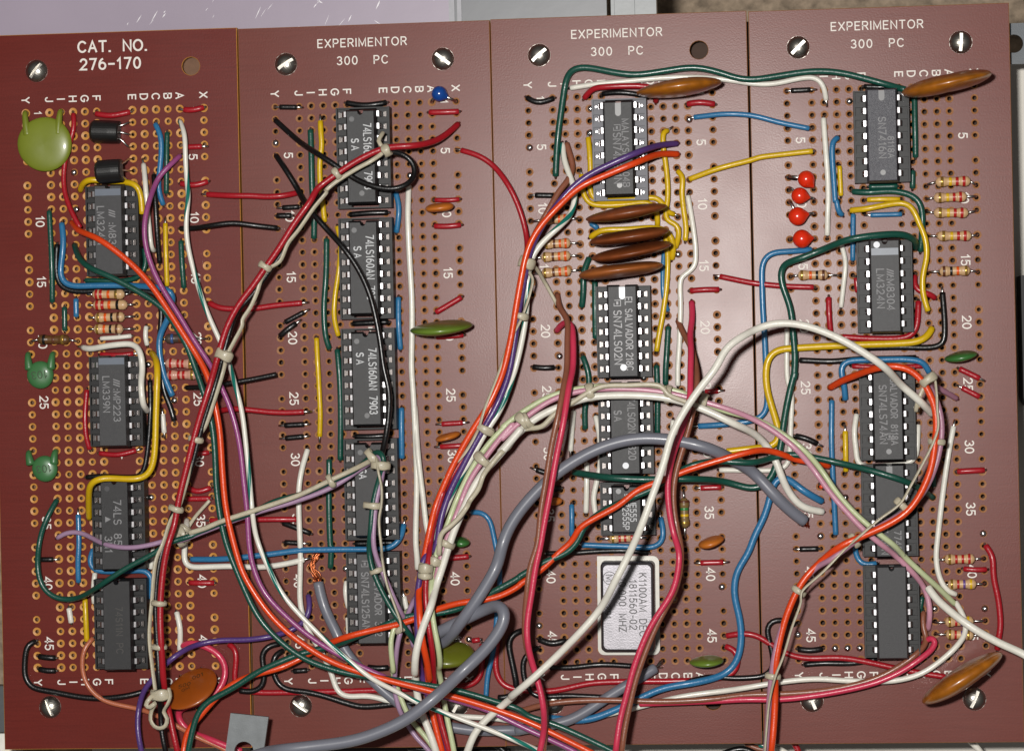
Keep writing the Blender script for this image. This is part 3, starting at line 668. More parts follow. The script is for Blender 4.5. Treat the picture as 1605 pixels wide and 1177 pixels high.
resistor('B 530 712|B 572 712|B 765 712|B 800 706', [(.12, 'r'), (.26, 'r'), (.5, 'o'), (.74, 'd')], 'topmost striped resistor directly below the LM324N chip and blue wire')
resistor('B 535 778|B 575 778|B 782 776|B 828 774', [(.12, 'r'), (.28, 'r'), (.48, 'o'), (.72, 'k')], 'striped resistor with red red orange bands, second below the blue wire')
resistor('B 540 855|B 585 855|B 765 850|B 828 847', [(.12, 'd'), (.36, 'o'), (.58, 'k'), (.8, 'b')], 'resistor with orange and black bands above its near twin near the LM339N chip')
resistor('B 540 925|B 580 925|B 755 925|B 828 923', [(.12, 'd'), (.36, 'o'), (.58, 'k'), (.8, 'b')], 'resistor with orange and black bands just above a short white jumper')
resistor('B 182 1000|B 235 990|B 425 990|B 470 1000', [(.2, 'k'), (.5, 'b'), (.8, 'd')], 'dark brown resistor above the upper small green disc', 'brown')
resistor('B 1000 990|B 1018 985|B 1195 980|B 1272 985', [(.24, 'u'), (.5, 'b'), (.75, 'k')], 'dark resistor with a blue band partly under the twisted long wires', 'dark')
resistor('B 990 1140|B 1020 1135|B 1195 1140|B 1230 1140', [(.18, 'r'), (.44, 'r'), (.6, 'r'), (.86, 'd')], 'upper of two pink resistors with red bands beside the dark green and orange wires', 'pink')
resistor('C 990 110|C 1028 110|C 1212 108|C 1250 108', [(.12, 'r'), (.4, 'r'), (.56, 'r'), (.84, 'd')], 'lower of two pink resistors with red bands beside the dark green and orange wires', 'pink')
ORB = [(.1, 'd'), (.4, 'b'), (.62, 'o'), (.84, 'o')]
resistor('J 205 265|J 280 255|J 440 248|J 500 245', ORB, 'orange banded resistor largely under the brown and orange wires, topmost of four')
resistor('J 205 405|J 285 405|J 445 396|J 508 398', ORB, 'orange banded resistor beside the second brown disc, second of four')
resistor('J 205 490|J 272 485|J 445 474|J 508 474', ORB, 'orange banded resistor beside the third brown disc, third of four')
resistor('J 215 585|J 275 582|J 450 568|J 512 560', ORB, 'orange banded resistor beside the lowest brown disc, last of four')
resistor('K 625 1115|K 690 1112|K 860 1106|K 920 1108', [(.12, 'd'), (.36, 'r'), (.56, 'r'), (.8, 'r')], 'red banded resistor lying just below the NE555 timer chip')
resistor('K 1142 815|K 1145 868|K 1150 1045|K 1152 1112', [(.1, 'b'), (.36, 'g'), (.58, 'y'), (.84, 'd')], 'olive resistor standing along the column with green and yellow bands', 'olive')
YRR = [(.18, 'd'), (.42, 'y'), (.62, 'r'), (.82, 'r')]
resistor('M 1005 1065|M 1055 1050|M 1252 1045|M 1285 1068', YRR, 'topmost of four resistors with yellow and red bands on the red bead board')
resistor('N 998 118|N 1045 112|N 1230 105|N 1290 102', YRR, 'resistor with yellow and red bands, second of four on the red bead board')
resistor('N 1000 190|N 1045 198|N 1240 198|N 1290 185', YRR, 'resistor with yellow and red bands, third of four on the red bead board')
resistor('N 1008 330|N 1065 332|N 1258 330|N 1295 325', YRR, 'resistor with yellow and red bands, set apart below the other three')
resistor('N 1012 540|N 1078 535|N 1250 530|N 1298 538', [(.14, 'b'), (.38, 'k'), (.6, 'o'), (.88, 'd')], 'resistor with black and orange bands by printed 15 near the outer edge')
resistor('N 220 562|N 262 558|N 430 556|N 498 558', [(.12, 'd'), (.42, 'o'), (.64, 'k'), (.86, 'b')], 'resistor with orange and black bands below the dark green wire bend')
resistor('P 1090 108|P 1128 105|P 1292 102|P 1345 100', [(.15, 'd'), (.38, 'r'), (.6, 'r'), (.82, 'r')], 'resistor with three red bands above printed 40 by the curved red wire')
resistor('P 1128 245|P 1145 245|P 1300 242|P 1350 242', [(.13, 'd'), (.36, 'r'), (.58, 'v'), (.82, 'y')], 'resistor with yellow and violet bands beside the white wire end')
resistor('P 1065 458|P 1130 455|P 1285 450|P 1355 448', [(.15, 'd'), (.38, 'r'), (.58, 'v'), (.82, 'y')], 'resistor crossed by the thick white wire, yellow band showing')
resistor('P 1070 522|P 1135 524|P 1285 528|P 1330 530', [(.13, 'd'), (.34, 'r'), (.58, 'v'), (.82, 'd')], 'lowest resistor, just under the one crossed by the thick white wire')

# ------------------------------------------------------------------ disc capacitors
DM = {'tawny': mat('lacquer_tawny', (150, 84, 36), .4, 0, .2, 4, .3, 12, .12), 'khaki': mat('lacquer_khaki', (98, 104, 26), .36, 0, .1, 3, .1, 10, .2), 'amber': mat('lacquer_amber', (150, 88, 16), .34, 0, .35, 4, .3, 10, .25), 'brown': mat('lacquer_brown', (122, 62, 28), .42, 0, .22, 5, .3, 14, .08),
      'orange': mat('lacquer_orange', (184, 104, 34), .38, 0, .08, 4, .15, 12, .1), 'rust': mat('lacquer_rust', (152, 74, 18), .36, 0, .08, 3, .1, 12, .2),
      'olive': mat('lacquer_olive', (114, 124, 34), .38, 0, .06, 3, .1, 10, .3), 'green': mat('lacquer_green', (58, 108, 62), .42, 0, .06, 3, .1, 10, .2),
      'moss': mat('lacquer_moss', (96, 120, 40), .33, 0, .08, 3, .1, 10, .25), 'dgreen': mat('lacquer_dark_green', (52, 104, 48), .34, 0, .08, 3, .1, 10, .2),
      'blue': mat('lacquer_blue', (18, 66, 140), .22, 0, .05, 3, 0, 10, .4), 'redo': mat('lacquer_red_orange', (214, 44, 14), .24, 0, .05, 3, 0, 10, .4)}
def lens_mb(Rr, T, n=40, k=22, wob=.03, seed=0):
    "a lens shaped disc, axis along local y, with a slightly uneven dipped outline"
    rg = random.Random(seed); ph = [rg.uniform(0, 6.3) for _ in range(4)]; mb = MB(); rings = []
    for i in range(k + 1):
        u = -math.pi / 2 + math.pi * i / k
        y = T * .5 * math.sin(u); rr = max(.002, math.cos(u) ** .75)
        rings.append([Vector((Rr * rr * (1 + wob * math.sin(2 * a + ph[0]) + wob * .6 * math.sin(3 * a + ph[1])) * math.cos(a), y * (1 + .15 * rr * math.sin(2 * a + ph[2])), Rr * rr * (1 + wob * math.sin(2 * a + ph[0]) + wob * .6 * math.sin(3 * a + ph[1])) * math.sin(a))) for a in [2 * math.pi * j / n for j in range(n)]])
    mb.loft(rings); return mb
_ds = [0]
def disc(s, hl, T, ang, leanx, m, label, gap=.35, legs=True, cz=None, prints=None, sh=0, M_lead=None):
    "standing disc capacitor: hl half length in px, T thickness cm, ang its line in the picture (deg), lean from upright"
    Rr = hl * PX; _ds[0] += 1
    z = cz if cz is not None else Rr * math.cos(math.radians(leanx)) + .10
    p = spot(s, z)
    e = tag(empty('disc_capacitor', Matrix.Translation(p) @ Matrix.Rotation(math.radians(ang), 4, 'Z') @ Matrix.Rotation(math.radians(leanx), 4, 'X')), label, 'capacitor', 'disc capacitors on the boards')
    link('body', lens_mb(Rr, T, seed=_ds[0]).mesh('body', DM[m], True), e)
    if prints:
        mb = MB(); M0 = Matrix.Translation((0, T * .5 + .008, 0)) @ Matrix.Rotation(-math.pi / 2, 4, 'X')
        for st, x, y, sz, a in prints: text(mb, st, sz, M0 @ Matrix.Translation((x, y, 0)) @ Matrix.Rotation(math.radians(a), 4, 'Z'))
        link('marking', mb.mesh('marking', mat('dark_ink', (58, 44, 22), .6)), e)
    if legs:
        Mi = e.matrix_basis.inverted()
        for sg in (-1, 1):
            a = Vector((sg * gap * Rr, 0, -Rr * .8)); w = e.matrix_basis @ a
            lead(e, [a, a + Vector((0, 0, -.12)), Mi @ Vector((w.x, w.y, min(.08, w.z * .5))), Mi @ Vector((w.x, w.y, -.12))], .026, M_lead, 'lead')
    return e
disc('J 795 210', 245 / 3.9225, .27, 8, 4, 'brown', 'brown disc capacitor edge on, topmost of four stacked below the MALAYSIA chip')
disc('J 812 355', 245 / 3.9225, .26, 7, 4, 'brown', 'brown disc capacitor edge on with a yellow wire along its back, second of four')
disc('J 825 448', 240 / 3.9225, .24, 9, 6, 'brown', 'brown disc capacitor edge on with a green wire at its tip, third of four')
disc('J 755 566', 250 / 3.9225, .27, 6, 1, 'tawny', 'lighter brown rounded disc capacitor, lowest of four, above the SN74LS02N chip')
disc('I 1120 540', 265 / 3.9225, .34, 6, 3, 'amber', 'amber brown disc capacitor leaning over the red wire near the MALAYSIA chip')
disc('M 1120 482', 262 / 3.678, .36, 11, 4, 'amber', 'amber disc capacitor at the top of the red bead board under the upright slot screw')
disc('P 1220 768', 248 / 3.566, .42, 31, -4, 'amber', 'amber disc capacitor tilted beside the corner screw of the red bead board', .3)
disc('F 1212 178', 86 / 3.9225, .18, 5, 8, 'orange', 'small orange disc capacitor by printed 10 on the blue bead board')
disc('G 1262 488', 78 / 3.9225, .14, 14, 8, 'orange', 'small orange disc capacitor between two red jumpers near printed 30')
disc('K 1312 1135', 82 / 3.9225, .18, 14, 10, 'orange', 'small orange disc capacitor above printed 40 on the oscillator board')
disc('K 355 885', 44 / 3.9225, .16, 8, 5, 'orange', 'tiny orange disc capacitor half hidden by the crimson and brown pair')
disc('F 1225 918', 190 / 3.9225, .24, 3, 8, 'moss', 'moss green disc capacitor edge on beside printed 20 on the blue bead board')
disc('N 1200 1025', 92 / 3.678, .18, 9, 8, 'dgreen', 'small green disc capacitor above two slanted red jumpers on the red bead board')
disc('L 1145 685', 92 / 3.493, .17, 3, 8, 'moss', 'dark olive disc capacitor by the bottom letters of the oscillator board')
disc('R 960 545', 112 / 7.845, .17, -4, 14, 'dgreen', 'small dark green capacitor poking out from under the white bundle')
disc('H 1130 650', 136 / 3.493, .36, -2, 20, 'khaki', 'large olive green disc leaning behind the grey cable on the blue bead board', .3)
disc('a 570 225', 258 / 5.732, .2, 19, 34, 'rust', 'large rust orange disc capacitor with ink marks beside the bundled red and black wires', .4, True, None,
     [('.001', .18, .2, .15, 4), ('500', -.1, .06, .15, -4), ('GM', -.08, -.08, .12, 8)])
# discs lying flat with tapered legs
def flat_disc(s, rpx, legs, m, label, z=.16, txt=None):
    Rr = rpx * PX; p = spot(s, z)
    e = tag(empty('disc_capacitor', Matrix.Translation(p)), label, 'capacitor', 'disc capacitors on the boards')
    _ds[0] += 1
    me = lens_mb(Rr, .2, seed=_ds[0], wob=.012); bodyM = Matrix.Rotation(math.pi / 2, 4, 'X')
    b = link('body', me.mesh('body', DM[m], True), e, bodyM)
    for l in legs.split('|'):
        h = spot(l, 0) - p; h.z = 0; d = h.normalized(); a = Vector((h.x * .86, h.y * .3, 0))
        mb = MB(); tube(mb, spline([a, a.lerp(h, .6) + Vector((0, 0, .0)), Vector((h.x, h.y, -.05)), Vector((h.x, h.y, -p.z - .03))], .04), lambda t: .10 - .05 * min(1, t * 1.3), 12)
        link('coated_leg', mb.mesh('coated_leg', DM[m], True), e)
    if txt:
        mb = MB(); text(mb, txt, Rr * .72, Matrix.Translation((0, 0, .104)) @ Matrix.Rotation(math.radians(186), 4, 'Z'), 1, .0)
        link('marking', mb.mesh('marking', mat('dark_ink', (44, 66, 36), .6)), e)
flat_disc('A 275 888', 172 / 3.9225, 'A 165 700|A 382 690', 'olive', 'largest green disc capacitor lying flat on the catalog number board', .2)
flat_disc('C 248 108', 86 / 3.9225, 'B 180 1080|B 332 1078', 'green', 'small green disc capacitor marked 103 just above printed 25', .16, '103')
flat_disc('C 276 684', 82 / 3.9225, 'C 185 585|C 348 578', 'green', 'small green disc capacitor marked 103 above the dark green wire end', .16, '103')
# dipped beads
def bead(s, rpx, hole_a, hole_b, m, label, ln=1.0):
    r = rpx * PX; z = r + .10; p = spot(s, z)
    e = tag(empty('bead_capacitor', Matrix.Translation(p)), label, 'capacitor', 'dipped bead capacitors')
    b = spot(hole_b, 0) - p; b.z = 0; ang = math.atan2(b.y, b.x)
    mb = MB(); n = 14
    pr = [(-r * math.cos(math.pi * i / n), max(.003, r * math.sin(math.pi * i / n))) for i in range(n)]
    pr = [(x if x < 0 else x * 1.0, q) for x, q in pr if x < .86 * r] + [(r * 1.12, r * .26), (r * 1.3, r * .1)]
    mb.lathe(pr, 24, Matrix.Rotation(ang, 4, 'Z')); link('body', mb.mesh('body', DM[m], True), e)
    for h in (hole_a, hole_b):
        q = spot(h, 0) - p; d = Vector((q.x, q.y, 0))
        lead(e, [d * .35, d * .8 + Vector((0, 0, -.02)), Vector((d.x, d.y, -z * .6)), Vector((d.x, d.y, -z - .1))], .03, None, 'lead')
bead('E 1210 578', 48 / 3.9225, 'E 1165 632', 'E 1312 626', 'blue', 'round blue bead capacitor beside column X at the top of its board')
bead('M 308 1034', 49 / 3.678, 'M 212 1022', 'M 350 1085', 'redo', 'topmost red bead capacitor, next to a short black jumper')
bead('M 270 1130', 48 / 3.678, 'M 212 1085', 'M 355 1150', 'redo', 'second red bead capacitor, close under the topmost one')
bead('N 258 218', 53 / 3.678, 'N 212 132', 'N 355 202', 'redo', 'third red bead capacitor, with its pointed end towards the white wire')
bead('N 283 348', 53 / 3.678, 'N 215 348', 'N 358 346', 'redo', 'lowest red bead capacitor, just above the blue and green wire bends')
# transistors lying on their side
M_TRN = mat('transistor_black', (26, 26, 26), .42, 0, .1, 10, .3, 50)
def transistor(s, w, h, holes, label, ang=0, z=.2):
    p = spot(s, z); e = tag(empty('transistor', rot_m(p, ang)), label, 'transistor', 'black transistors')
    W, Hh = w * PX / 2, h * PX / 2; mb = MB(); rings = []
    for x, k in ((-W, .84), (-W + .04, .95), (-W + .06, 1.), (W * .3, 1.), (W - .03, .97), (W, .86)):
        rings.append([Vector((x, Hh * k * math.cos(a), -.16 + (.36 * k) * max(0, math.sin(a)) ** .8)) for a in [math.pi * i / 16 for i in range(17)]])
    mb.loft(rings); link('body', mb.mesh('body', M_TRN, False), e)
    M = e.matrix_basis.inverted()
    for i, hl in enumerate(holes.split('|')):
        q = M @ spot(hl, 0); a = Vector((W - .02, (1 - i) * Hh * .5, -.03))
        lead(e, [a, a.lerp(q, .35) + Vector((0, 0, .05)), Vector((q.x - .05, q.y, q.z + .1)), Vector((q.x, q.y, q.z - .1))], .022, None, 'lead')
transistor('A 645 810', 182 / 3.9225, 146 / 3.9225, 'A 812 758|A 812 830|A 808 905', 'upper black transistor with three leads below the red F to E jumper', -.06)
transistor('A 668 1052', 162 / 3.9225, 146 / 3.9225, 'A 812 980|A 812 1052|A 815 1125', 'lower black transistor resting against the yellow wire', .05, .85)

# ------------------------------------------------------------------ wires: catalog number board
w = wire
w('red', 10, 'A 588 698 680 712 800 690', .09, 'red jumper from F to E just above the upper transistor')
w('red', 10, 'A 1130 678 1190 680 1248 662', .09, 'short red jumper below letters A and X of the catalog number board', 'b')
w('red', 9.5, 'A 1150 908 1242 905', .09, 'short red jumper above printed 5, partly under the white teal wire', 'B')
w('red', 10, 'A 1110 1128 1195 1138 1275 1115', .1, 'short glossy red jumper crossed by the white teal wire below printed 5')
w('red', 10, 'B 1275 98 1420 108 1560 110 | F 120 115 250 108 340 88', .2, 'red wire bridging to the blue bead board above the long black bridge', 'b')
w('blue', 9.5, 'A 955 765 985 840 988 950 975 1170 | B 972 70 985 145 1005 160', .12, 'blue wire from column C running beside a green one near the violet wire')
w('green', 9, 'A 1030 820 1026 1000 1024 1170 | B 1020 88', .1, 'straight green jumper between the blue wire and the white teal wire')
w('black', 9, 'A 945 1080 | B 950 110 965 330 985 515', .2, 'thin black wire between the white wire and the mauve wire near LM324N')
w('white', 9, 'A 880 1012 | B 893 30 905 160 920 310 932 430 948 445', .3, 'white wire dropping past the yellow wire beside the LM324N chip', 'b')
w('teal', 8.5, 'A 1105 745 @ 1138 830 1142 950 1155 1170 | B @.5 1160 100 1140 260 1150 400 1190 560 1240 720 1290 860 1350 1000 1400 1120 | C @.9 1440 150 1490 330 1510 500 1530 750 1550 950 | H @1.0 75 0 140 160 220 320 330 450 430 550 560 660 720 785 @1.05 850 850 960 910 1100 965 1230 1015 1350 1060 1537 1135 | Q @.9 850 1178 880 1195', .35, 'long white wire with teal stripe sweeping from the catalog number board to the bottom edge', 'F')
w('magenta', 9, 'A 1105 962 @.3 1040 1020 970 1090 940 1170 | B @.8 920 130 890 280 900 430 950 590 1020 720 1100 840 1200 1000 1300 1150 | C @.85 1340 140 1390 250 1440 400 1480 580 1500 750 1520 950 1530 1170 | H @.85 60 180 120 310 230 430 370 550 530 650 690 730 850 800 1040 865 1200 908 1370 962 1537 1042 | L 120 1038 300 1118 430 1185', .8, 'long mauve wire beside the orange one from the catalog number board to the bottom edge', 'F')
w('red', 9, 'A 450 700 @.12 455 780 @.1 432 880 @.12 400 1010 395 1170 | B @.3 395 90 440 210 @.35 490 300', .12, 'thin red wire passing under the largest green disc')
w('orange', 10.5, 'B 440 268 @.4 480 318 @.9 560 350 620 380 740 470 850 570 930 660 1010 770 1090 890 1160 1000 1220 1100 | C @.95 1280 130 1320 300 1350 450 1370 700 1385 900 1410 1050 | H @.95 0 200 60 300 130 400 220 500 330 590 470 680 640 745 800 790 1000 838 1200 890 1400 955 1537 1005 | L 150 1015 300 1078 520 1185', .9, 'long orange wire arcing from the LM324N chip down to the bottom edge', 'F')
w('green', 10, 'B 455 410 @.4 480 480 @.85 540 540 680 600 800 665 920 740 1010 810 1080 920 1140 1010 1190 1130 | C @.88 1250 200 1300 400 1315 550 1330 800 1360 1000 1400 1170 | H @.88 60 400 130 500 230 595 330 665 470 720 620 757 820 785 1000 815 1200 850 1400 908 1537 952 | L @.85 150 975 300 1025 630 1178 680 1200', .85, 'long dark green wire beside the orange arc crossing two boards', 'F')
w('green', 9.5, 'B 305 205 315 400 318 600 318 755', .1, 'long straight green jumper by printed 10 and 15 of the catalog number board')
w('blue', 10.5, 'B 382 275 @.14 392 380 372 540 362 615 400 655 600 660 800 660 @.4 960 668 @.5 1050 685 1075 730 @.3 1045 770 1040 850 @.2 985 940 975 1030 1000 1170 | C 1010 130 1050 200 1062 238', .25, 'blue wire with square bends running under the LM324N chip')
w('black', 10, 'B 350 405 @.07 345 540 360 650 400 690 500 697 800 690 @.1 960 705 @.08 995 800 985 960 | C 992 60 1010 230 1050 310 1068 390', .08, 'black wire shadowing the blue square bends on the catalog number board')
w('blue', 9.5, 'B 470 740 470 845', .09, 'short upright blue jumper beside the striped resistors')
w('green', 9.5, 'B 395 795 395 935', .09, 'short upright green jumper beside the brown resistor')
w('yellow', 10.5, 'B 497 75 @.3 515 30 @.45 560 5 @.35 640 15 740 20 @.5 830 35 @.45 862 90 868 150 872 215', .4, 'yellow wire bent around the head of the LM324N chip')
w('yellow', 8.5, 'B 1015 275 1020 400 1025 520 1030 660', .1, 'upright yellow jumper beside the thin black wire', 'b')
w('green', 9.5, 'B 1115 388 1122 540 1130 668', .1, 'upright green jumper by the white teal wire near printed 15')
w('green', 9, 'B 525 628 @.1 650 632 780 628 @.15 860 598 895 540 @.1 890 430', .12, 'green wire tucked below the foot of the LM324N chip')
w('white', 8, 'B 620 982 720 978 808 970', .09, 'short white jumper under the last orange banded resistor')
w('white', 10.5, 'B 510 1040 @.2 540 1050 @.45 700 1025 820 1020 @.6 862 1065 878 1170 | C @.5 870 150 880 280 @.1 905 330', .4, 'white wire bent over the top of the LM339N chip', 'b')
w('white', 8.5, 'B 897 908 890 960 905 1020', .09, 'short white jumper near the blue wire and striped resistors')
w('red', 8.5, 'B 620 1078 730 1085 815 1078', .09, 'red jumper just above the LM339N chip', 'B')
w('yellow', 11, 'B 932 1070 @.4 960 1110 @.75 970 1170 | C 975 60 960 350 940 650 915 725 850 745 @.95 620 740 565 760 @.7 547 850 @.15 545 990', .75, 'yellow wire with two square bends above the 74LS85 chip')
w('black', 9, 'C 925 145 @.12 927 300 910 520 885 680 865 725 @.12 800 738 620 732 @.08 535 740', .12, 'black wire under the yellow double bend')
w('red', 9, 'C 532 205 520 350 528 480 552 562', .1, 'red wire along the long side of the LM339N chip')
w('red', 9, 'C 612 588 730 600 838 575', .09, 'red jumper below the LM339N chip', 'B')
w('white', 9, 'C 1000 350 1012 465', .09, 'short white jumper near the yellow double bend', 'bB')
w('black', 9, 'C 1145 190 @.2 1250 185 @.35 1400 160 1569 130 | G 100 130 210 103', .3, 'black wire bridging to the blue bead board below printed 20', 'B')
w('red', 9.5, 'C 1335 330 @.3 1430 315 1569 328 | G 90 335 180 340 280 343 375 338', .2, 'red wire bridging to the blue bead board below printed 25', 'B')
w('red', 8.5, 'C 1195 590 1240 590 1283 582', .09, 'red jumper beside printed 30 partly under the red bundle')
w('red', 9.5, 'C 1150 800 1210 830 1290 805', .1, 'bowed red jumper below printed 30 on the catalog number board')
w('red', 9.5, 'C 1150 870 1290 870', .09, 'straight red jumper touching the end of the cord tail')
w('red', 9.5, 'C 1295 1000 1400 1005 1530 1000 | G 80 1000 220 998 340 998', .12, 'red wire bridging at printed 35 from the catalog number board', 'b')
w('green', 9.5, 'C 348 880 @.2 300 960 250 1080 235 1177 | D @.35 205 130 215 230 260 310 350 350 400 345 @.4 450 330 @.85 500 302 @1.0 560 262 700 172 860 85 | V 620 690 700 650 @.9 930 600 1180 490 1420 395 | G @.9 70 955 200 885 380 835 560 750 700 688 @1.0 790 610 @1.15 840 570 @1.2 880 620 @1.1 845 740 800 900 782 1100 | H @1.0 690 60 705 160 760 290 830 420 890 510 @.7 950 590 @.4 985 670', .5, 'dark green wire looping low around printed 40 then tied with the lavender wire', 'F')
w('lavender', 8.5, 'C 352 1112 @.15 400 1075 480 1075 560 1110 @.9 650 1150 800 1168 950 1145 1080 1110 | V @.9 700 700 900 630 | G @.85 110 945 300 890 560 795 720 695 @1.0 800 640 @1.15 850 590 @1.2 868 640 @1.1 860 720 825 850 808 1000 808 1177 | H @1.05 740 130 800 270 850 390 @.8 900 480 @.6 935 600', .9, 'pale lavender wire crossing the 74LS85 chip and tied with dark green wire', 'F')
w('blue', 9.5, 'C 480 970 482 1177 | D 425 130 430 252', .1, 'upright blue jumper near the pale lavender wire end', 'b')
w('black', 9, 'D 222 130 292 130', .09, 'short black jumper beside the green loop near printed 40', 'B')
w('blue', 9.5, 'D 508 75 @.12 488 120 500 175 540 190 640 192 720 188 800 188 828 215 @.1 825 340', .2, 'blue wire passing between the 74LS85 chip and the chip below it')
w('white', 9, 'D 520 205 513 290 518 368', .1, 'white jumper beside the faintly lettered chip')
w('white', 9, 'V 395 785 355 1080', .1, 'short cream jumper under the green loop at the 74LS85 chip foot')
w('yellow', 9.5, 'D 468 345 472 450 475 570', .1, 'yellow jumper near the peach wire at printed 45')
w('white', 9.5, 'D 375 395 388 470', .1, 'stubby white jumper above printed 45')
w('black', 10, 'D 195 575 152 590 136 660 136 780 165 825 300 855 450 880 560 885 700 870 800 845', .12, 'black wire bent around the corner holes by the bottom screw of the catalog number board')
w('black', 10, 'D 212 660 255 668 300 668', .09, 'short black jumper just under printed 45 on the catalog number board')
w('black', 10, 'D 215 728 255 740 302 738', .09, 'short black jumper at the last row above letter Y')
w('flesh', 8.5, 'D 508 558 @.15 470 590 450 680 462 780 500 850 570 905 650 925 780 950 @.4 870 985 960 1030 @.3 1050 1082 1150 1130 1235 1168 | Q 380 1195', .25, 'thin peach wire curving from printed 45 to the bottom edge', 'F')
w('violet', 9.5, 'H 362 322 @.2 372 400 335 470 250 522 | @.4 150 552 | D 1350 570 1200 570 1080 592 @.9 990 632 910 690 @.7 860 755 800 820 @.5 765 920 @.6 755 1050 775 1177 | Q @.5 226 1195', .4, 'violet wire looping from the copper braid across to the bottom edge', 'F')
w('crimson', 11.5, 'D 1000 602 @.2 1050 580 1100 595 1180 630 1232 690 1235 770 @.3 1200 840 1120 900 1010 930 @.12 968 960 985 1020 1050 1075 @.3 1150 1112 1260 1160 1320 1178', .25, 'thick crimson wire curling around the large rust orange disc', 'F')
w('red', 10, 'D 1255 590 @.12 1290 600 1293 680 1278 790 @.1 1290 830 1400 858 | H 160 858 400 850 600 845 900 838 1100 825 1250 815 1300 780 1310 700 1310 590', .09, 'red wire along the bottom of the blue bead board ending near the olive disc')
w('red', 9.5, 'D 1038 255 1100 258 1172 258', .09, 'short red jumper over printed 40 on the catalog number board')
w('blue', 10, 'D 1045 125 1250 122 | H 200 95 300 80 430 75 560 70 680 70 800 68 850 52 870 10 | G @.12 985 1090 @ 992 1030', .22, 'long blue wire crossing below the chip with tied wires to row 37', 'B')
w('white', 10, 'V 905 350 @.4 890 500 @.2 878 720 870 900 890 1010 980 1055 1200 1055 1569 1050 | H 100 172 230 155 335 130', .2, 'white wire with rounded corner from the cord knot to the blue bead board', 'B')
w('white', 9.5, 'D 965 415 985 500 985 620', .1, 'upright white jumper beside the bundled red and black wires')
# bundle of red and black wires tied with cord
w('red', 10.8, 'E 1322 768 @.25 1285 800 @.6 1200 860 @1.0 1050 895 900 905 760 960 640 1030 540 1100 440 1177 | F @1.1 440 110 330 260 230 420 130 560 50 680 0 740 | B 1440 820 1390 930 1340 1100 | C @1.2 1290 170 1230 350 1190 500 1150 680 1100 880 1065 1060 | D @1.25 930 0 900 120 882 300 880 450 885 600 @1.1 895 820 @.9 915 920 940 1030 975 1180 | Q @.8 285 1200', 1.0, 'thick red wire leading the corded bundle from the blue bead board to the bottom edge', 'F')
w('black', 9.5, 'E 200 738 @.3 350 870 @.9 480 960 590 1035 690 1105 @.95 780 1140 900 1165 1000 1145 @.8 1070 1075 1060 1000 990 945 @.9 900 930 820 965 700 1040 600 1105 500 1177 | F @1.0 490 110 370 270 270 420 165 565 80 690 25 760 | B 1465 800 1420 920 1375 1080 | C @1.1 1320 170 1265 340 1222 500 1180 680 @1.1 1110 860 1050 990 1010 1130 | D @1.12 872 130 855 300 855 450 862 600 870 820 @.9 880 960 885 1050 910 1180 | Q @.7 266 1200', .9, 'black wire looped over the topmost 74LS160AN chip then bundled with the red one', 'F')
w('black', 9.5, 'E 205 960 @.3 270 1060 340 1170 | F @.5 370 130 @.9 450 230 530 320 @1.0 600 400 680 510 750 640 790 740 820 850 850 1000 870 1177 | G 890 60 900 200 892 400 878 500 @.9 850 640', .95, 'long black wire running down over three chips to the corded knot', 'F')

# ------------------------------------------------------------------ wires: blue bead board
w('black', 9, 'E 228 663 330 663', .09, 'short black jumper below letters Y and J of the blue bead board', 'bB')
w('black', 10, 'E 638 638 740 652 830 642 882 632', .1, 'black jumper above the topmost 74LS160AN chip')
w('green', 10.5, 'E 416 800 425 1000 432 1177 | F 432 60 442 200 438 370', .1, 'long upright green jumper crossed by two black wires')
w('yellow', 9.5, 'E 478 745 482 820 490 890 478 1000 482 1177 | F 478 30 490 130 502 265', .1, 'yellow wire beside the long green jumper near the topmost chip', 'b')
w('red', 10, 'E 1152 695 1240 694 1330 690', .09, 'red jumper under the blue bead capacitor')
w('red', 9.5, 'E 1345 928 @.12 1450 960 1540 1020 | I @.3 60 1130 | J 90 80 150 220 180 350 185 420 @.8 170 490 140 620 110 800 90 950 | K @.85 60 20 10 150 | U @.9 935 30 880 130 780 310 660 520 540 720 430 910 340 1100 | G @1.0 1240 800 1175 1000 1150 1177 | H @1.2 1025 100 1010 200 1005 350 @1.25 1020 500 1040 650 @.7 1050 800 1085 1000 1130 1177 | Q @.6 708 1200', .4, 'red wire joining the coloured bundle from printed 5 of the blue bead board', 'bF')
w('black', 9, 'F 245 178 345 172', .09, 'short black jumper by the red bridge wire end, upper of two above printed 10', 'b')
w('black', 10, 'F 215 232 302 232', .09, 'short black jumper just above the long black bridge')
w('black', 9.5, 'B 1108 310 @.15 1200 308 @.35 1300 292 1430 275 1569 288 | F @.2 100 293 215 302', .3, 'long black wire bridging two boards at printed 10')
w('red', 8, 'F 1185 130 1290 132 1332 128', .09, 'red jumper behind the small orange disc near printed 10')
w('red', 9.5, 'F 1185 290 1260 292 1340 284', .09, 'red jumper just below printed 10 on the blue bead board')
w('blue', 9.5, 'F 945 85 962 170 955 260 945 330', .1, 'blue jumper beside the gap between first and second chips')
w('white', 10, 'F 1020 48 1015 200 1028 450 1040 700 1040 900 1040 1177 | G 1052 200 1062 420 1064 560 1070 800 1070 1177 | H 958 100 958 175', .14, 'long white wire running straight down the blue bead board')
w('white', 9.5, 'G @.1 1058 300 @.16 1072 480 @.25 1085 620 1110 850 1130 1050 | R 560 470 @.4 575 560', .2, 'white wire diverging from the long straight one toward the bundle', 'F')
w('green', 10, 'F 514 375 512 600 503 800 515 980 535 1045', .1, 'green jumper between the long upright ones and the second chip')
w('yellow', 9, 'F 585 295 602 370 592 550 568 720 565 860 592 965', .1, 'bowed yellow jumper along the second chip of the blue bead board')
